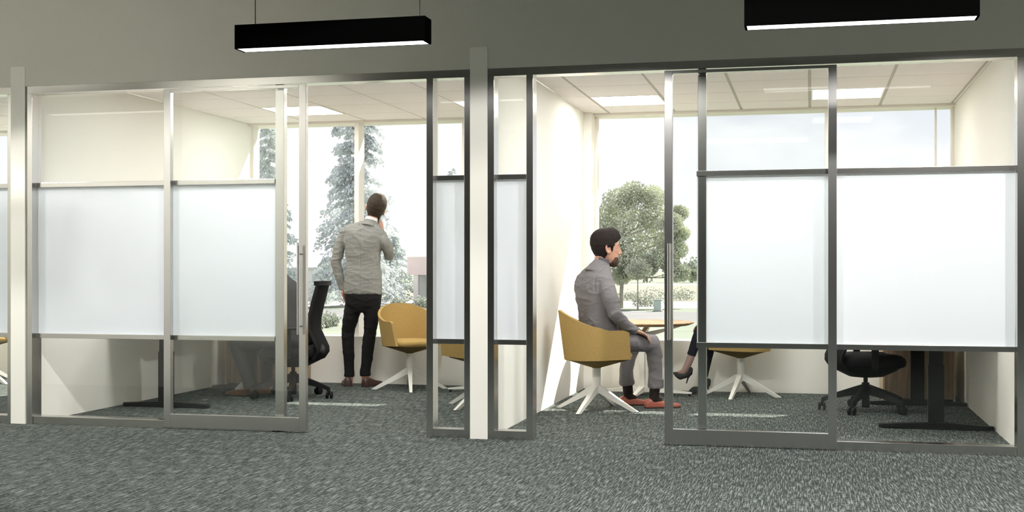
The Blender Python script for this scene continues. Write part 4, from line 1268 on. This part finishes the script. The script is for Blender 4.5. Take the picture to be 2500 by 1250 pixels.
    chain(b, lerp_r([(P(1470, 830), .09)] + nl, .72)); chain(b, lerp_r([(P(1466, 830), .09)] + fl, .72))
    for top, hh, tt in ((nl[-1][0], (-1.300, 9.975), (-1.030, 10.10)), (fl[-1][0], (-1.530, 10.13), (-1.262, 10.225))):
        ho, to = W(*hh), W(*tt); ax = (to - ho).normalized()
        chain(b, [(top, .034), (ho + ax*.075 + Vector((0, 0, .06)), .030)])
    hand(b, P(1547, 806, 9.75), (F*0.9 + Vector((0.3, 0, -0.42))), (0, 0, -1), (0, 1, 0), (0.25, 0.45, 0.3))
    hand(b, la[-1][0], (F*0.8 + Rt*0.3 + Vector((0, 0, -0.35))), (0, 0, -1), Rt, (0.25, 0.45, 0.3))
    blob('body', b, 0.005, 2, M['skin'], r)
    hair_mesh('hair', hc, R, s, M['hair_black'], r, 0.015, quiff=0.034, nape=-0.075)
    beard_mesh(hc, R, s, M['beard'], r)
    eyes(T, R, s, r)
    return r

# ---- woman with crossed legs, mostly behind frosted glass, facing left
def seated_woman():
    o = Vector((-0.60, 11.14, 0))
    r = empty('person', tuple(o), label='woman with crossed legs and black high heels, mostly behind the frosted band', cat='person')
    inv = Matrix.Translation(-o)
    P = lambda px, py, Y=11.14: inv @ at(px, py, Y)
    F = Vector((-1, 0.05, 0)).normalized(); Rt = Vector((F.y, -F.x, 0))
    rows = [(1800, 842, .165, .125), (1800, 815, .160, .115), (1802, 780, .125, .095), (1802, 745, .15, .11), (1800, 718, .165, .10), (1799, 700, .15, .082), (1797, 688, .08, .06), (1796, 680, .05, .05)]
    j = MB(); j.rings([sell(P(x, y), Rt, F, hw, hd, 0.88) for x, y, hw, hd in rows])
    sh = P(1799, 706)
    for sg in (-1, 1):
        chain(j, [(sh + Rt*sg*.10, .055), (sh + Rt*sg*.165, .050), (sh + Rt*sg*.19 + F*.06 + Vector((0, 0, -.25)), .042), (sh + Rt*sg*.06 + F*.26 + Vector((0, 0, -.30)), .032)])
    blob('jacket', j, 0.0085, 4, M['navy'], r, fold=0.002, fscale=7)
    t = MB()
    t.rings([sell(P(x, y), Rt, F, hw, hd, 0.9) for x, y, hw, hd in ((1802, 850, .14, .11), (1801, 835, .165, .13), (1800, 815, .155, .115))])
    top = [(P(1795, 828, 11.08), .078), (P(1750, 806, 11.04), .068), (P(1716, 798, 11.02), .056), (P(1704, 825, 11.00), .052), (P(1693, 852, 10.98), .042), (P(1690, 860, 10.98), .039)]
    low = [(P(1796, 832, 11.22), .078), (P(1752, 834, 11.22), .066), (P(1733, 840, 11.22), .054), (P(1727, 872, 11.24), .046), (P(1720, 912, 11.26), .036)]
    chain(t, top); chain(t, low); hem(t, top, 0.03); hem(t, low, 0.03)
    blob('trousers', t, 0.0075, 4, M['navy'], r, fold=0.0015, fscale=9)
    a1 = P(1678, 893, 10.97); a2 = P(1716, 944, 11.27)
    b = MB(); hc = P(1788, 632, 11.14); R = frame_of(radians(178), -0.02, 0); s = 0.94
    T = head_parts(b, hc, R, s, P(1797, 688), .048)
    b.rings([sell(P(x, y), Rt, F, hw*.84, hd*.84, 0.9) for x, y, hw, hd in rows[:-1]])
    for sg in (-1, 1):
        w_ = sh + Rt*sg*.06 + F*.26 + Vector((0, 0, -.30))
        chain(b, [(sh + Rt*sg*.10, .042), (sh + Rt*sg*.165, .038), (sh + Rt*sg*.19 + F*.06 + Vector((0, 0, -.25)), .032), (w_, .024)])
        hand(b, w_, F*0.9 + Rt*(-sg*0.4) + Vector((0, 0, -0.25)), (0, 0, -1), Rt*(-sg), (0.3, 0.45, 0.3), 0.88)
    toe1 = P(1648, 914, 10.95)
    chain(b, lerp_r(top, .75) + [(P(1685, 876, 10.975), .030), (a1, .029)]); chain(b, lerp_r(low, .75) + [(P(1718, 928, 11.265), .027), (a2, .028)])
    chain(b, [(a1, .029), (P(1670, 907, 10.96), .026), (P(1658, 912, 10.955), .020)])
    chain(b, [(a2, .028), (P(1703, 953, 11.25), .024), (P(1692, 959, 11.24), .017)])
    blob('body', b, 0.0055, 3, M['skin_f'], r)
    q = MB(); chain(q, [(P(1690, 862, 10.98), .033), (P(1685, 876, 10.975), .0325), (a1, .0315), (P(1670, 907, 10.96), .0285), (P(1658, 912, 10.955), .022)])
    blob('tights', q, 0.005, 2, M['tights'], r)
    q = MB(); chain(q, [(low[-1][0], .031), (P(1718, 928, 11.265), .0295), (a2, .0305), (P(1703, 953, 11.25), .0265), (P(1692, 959, 11.24), .019)])
    blob('tights', q, 0.005, 2, M['tights'], r)
    hair_mesh('hair', hc, R, s, M['hair'], r, 0.014, nape=-0.09, long=1.0)
    eyes(T, R, s, r)
    # high-heeled pumps
    def pump(toe, ball, heel, spike):
        toe, ball, heel, spike = map(Vector, (toe, ball, heel, spike))
        q = MB(); chain(q, [(toe, .012), (toe.lerp(ball, .5), .026), (ball, .033)]); chain(q, [(ball, .033), (ball.lerp(heel, .5) + Vector((0, 0, -.012)), .024), (heel, .029)])
        chain(q, [(heel, .029), (heel + Vector((0.008, 0, .03)), .024)])
        sh_ = blob('shoe', q, 0.005, 3, M['shoe_black'], r)
        MB().tube([heel + Vector((0.006, 0, -0.01)), heel.lerp(spike, .5) , spike], [.014, .007, .0045], 10).build('heel', M['shoe_black'], sh_, True)
    pump(P(1646, 911, 10.95), P(1661, 918, 10.955), P(1683, 910, 10.975), P(1676, 936, 10.98))
    f2 = P(1682, 962, 11.22); f2.z = 0.012
    b2 = P(1695, 958, 11.235); b2.z = 0.033
    h2 = P(1727, 944, 11.28); h2.z = 0.085
    pump(f2, b2, h2, Vector((h2.x + 0.012, h2.y, 0.0045)))
    return r

# ---- man in dark grey on the left office chair, facing left
def desk_man():
    o = Vector((-4.385, 10.10, 0))
    r = empty('person', tuple(o), label='man in dark grey suit on the black office chair behind the left glass door', cat='person')
    inv = Matrix.Translation(-o)
    P = lambda px, py, Y=10.12: inv @ at(px, py, Y)
    h = radians(183); F = Vector((cos(h), sin(h), 0)); Rt = Vector((F.y, -F.x, 0))
    rows = [(722, 842, .185, .140), (720, 810, .182, .130), (712, 775, .178, .126), (702, 735, .198, .130), (694, 706, .205, .122), (688, 688, .185, .100), (682, 676, .12, .080), (678, 666, .075, .065)]
    j = MB(); j.rings([sell(P(x, y), Rt, F, hw, hd, 0.84) for x, y, hw, hd in rows])
    sh = P(692, 700)
    ar = {}
    for sg in (-1, 1):
        ar[sg] = [(sh + Rt*sg*.10, .07), (sh + Rt*sg*.17, .066), (sh + Rt*sg*.20 + F*.14 + Vector((0, 0, -.22)), .055), (sh + Rt*sg*.10 + F*.38 + Vector((0, 0, -.22)), .038)]
        chain(j, ar[sg])
    jk = blob('jacket', j, 0.009, 5, M['suit_dark'], r, fold=0.003, fscale=7, seed=4)
    nk = P(678, 668)
    MB().rings([sell(nk + Vector((0, 0, dz)), Rt, F, rad, rad, 1.0, 28) for dz, rad in ((-.02, .085), (0.0, .070), (.015, .066), (.013, .060), (-.01, .060))], cap=False).build('jacket_collar', M['suit_dark'], jk, True)
    MB().rings([sell(nk + Vector((-0.006, 0, dz)), Rt, F, rad, rad, 1.0, 28) for dz, rad in ((0.0, .062), (.025, .061), (.027, .057), (0.0, .056))], cap=False).build('shirt_collar', M['shirt'], r, True)
    t = MB()
    t.rings([sell(P(x, y), Rt, F, hw, hd, 0.88) for x, y, hw, hd in ((722, 850, .15, .12), (722, 838, .18, .14), (721, 815, .175, .13))])
    nl = [(P(716, 836, 10.0), .088), (P(640, 832, 9.98), .084), (P(578, 838, 9.98), .076), (P(588, 872, 10.0), .066), (P(602, 918, 10.04), .050), (P(606, 935, 10.06), .048)]
    fl = [(P(716, 836, 10.24), .088), (P(680, 838, 10.28), .084), (P(648, 844, 10.30), .076), (P(650, 880, 10.30), .062), (P(652, 920, 10.30), .050), (P(652, 930, 10.30), .048)]
    chain(t, nl); chain(t, fl); hem(t, nl, 0.04); hem(t, fl, 0.04)
    blob('trousers', t, 0.009, 4, M['suit_dark'], r, fold=0.003, fscale=7, seed=6)
    W = lambda x, y: inv @ Vector((x, y, 0))
    feet = (((-4.80, 10.10), (-5.04, 10.135), nl), ((-4.66, 10.32), (-4.93, 10.33), fl))
    for a, b_, lg in feet:
        ho, to = W(*a), W(*b_); shoe('shoe', ho, to, M['shoe_tan'], r, 0.95, 1.05)
        ax = (to - ho).normalized()
        s_ = MB(); chain(s_, [(lg[-1][0] + Vector((0, 0, .01)), .038), (ho + ax*.085 + Vector((0, 0, .075)), .034), (ho + ax*.12 + Vector((0, 0, .055)), .026)])
        blob('sock', s_, 0.006, 3, M['sock_grey'], r)
    hc = P(655, 628, 10.12); R = frame_of(radians(184), -0.15, 0); s = 1.05
    b = MB(); T = head_parts(b, hc, R, s, P(680, 678))
    b.rings([sell(P(x, y), Rt, F, hw*.84, hd*.82, 0.9) for x, y, hw, hd in rows[:-1]])
    for sg in (-1, 1):
        chain(b, lerp_r(ar[sg], .74))
        hand(b, ar[sg][-1][0], F*0.9 + Rt*(-sg*0.15) + Vector((0, 0, 0.02)), (0, 0, -1), Rt*(-sg), (0.2, 0.35, 0.25))
    chain(b, lerp_r(nl, .76)); chain(b, lerp_r(fl, .76))
    for a, b_, lg in feet:
        ho, to = W(*a), W(*b_); ax = (to - ho).normalized()
        chain(b, [(lg[-1][0], .030), (ho + ax*.085 + Vector((0, 0, .06)), .028)])
    blob('body', b, 0.005, 2, M['skin'], r)
    hair_mesh('hair', hc, R, s, M['hair'], r, 0.013, nape=-0.085)
    eyes(T, R, s, r)
    return r

standing_man()
seated_man()
seated_woman()
desk_man()
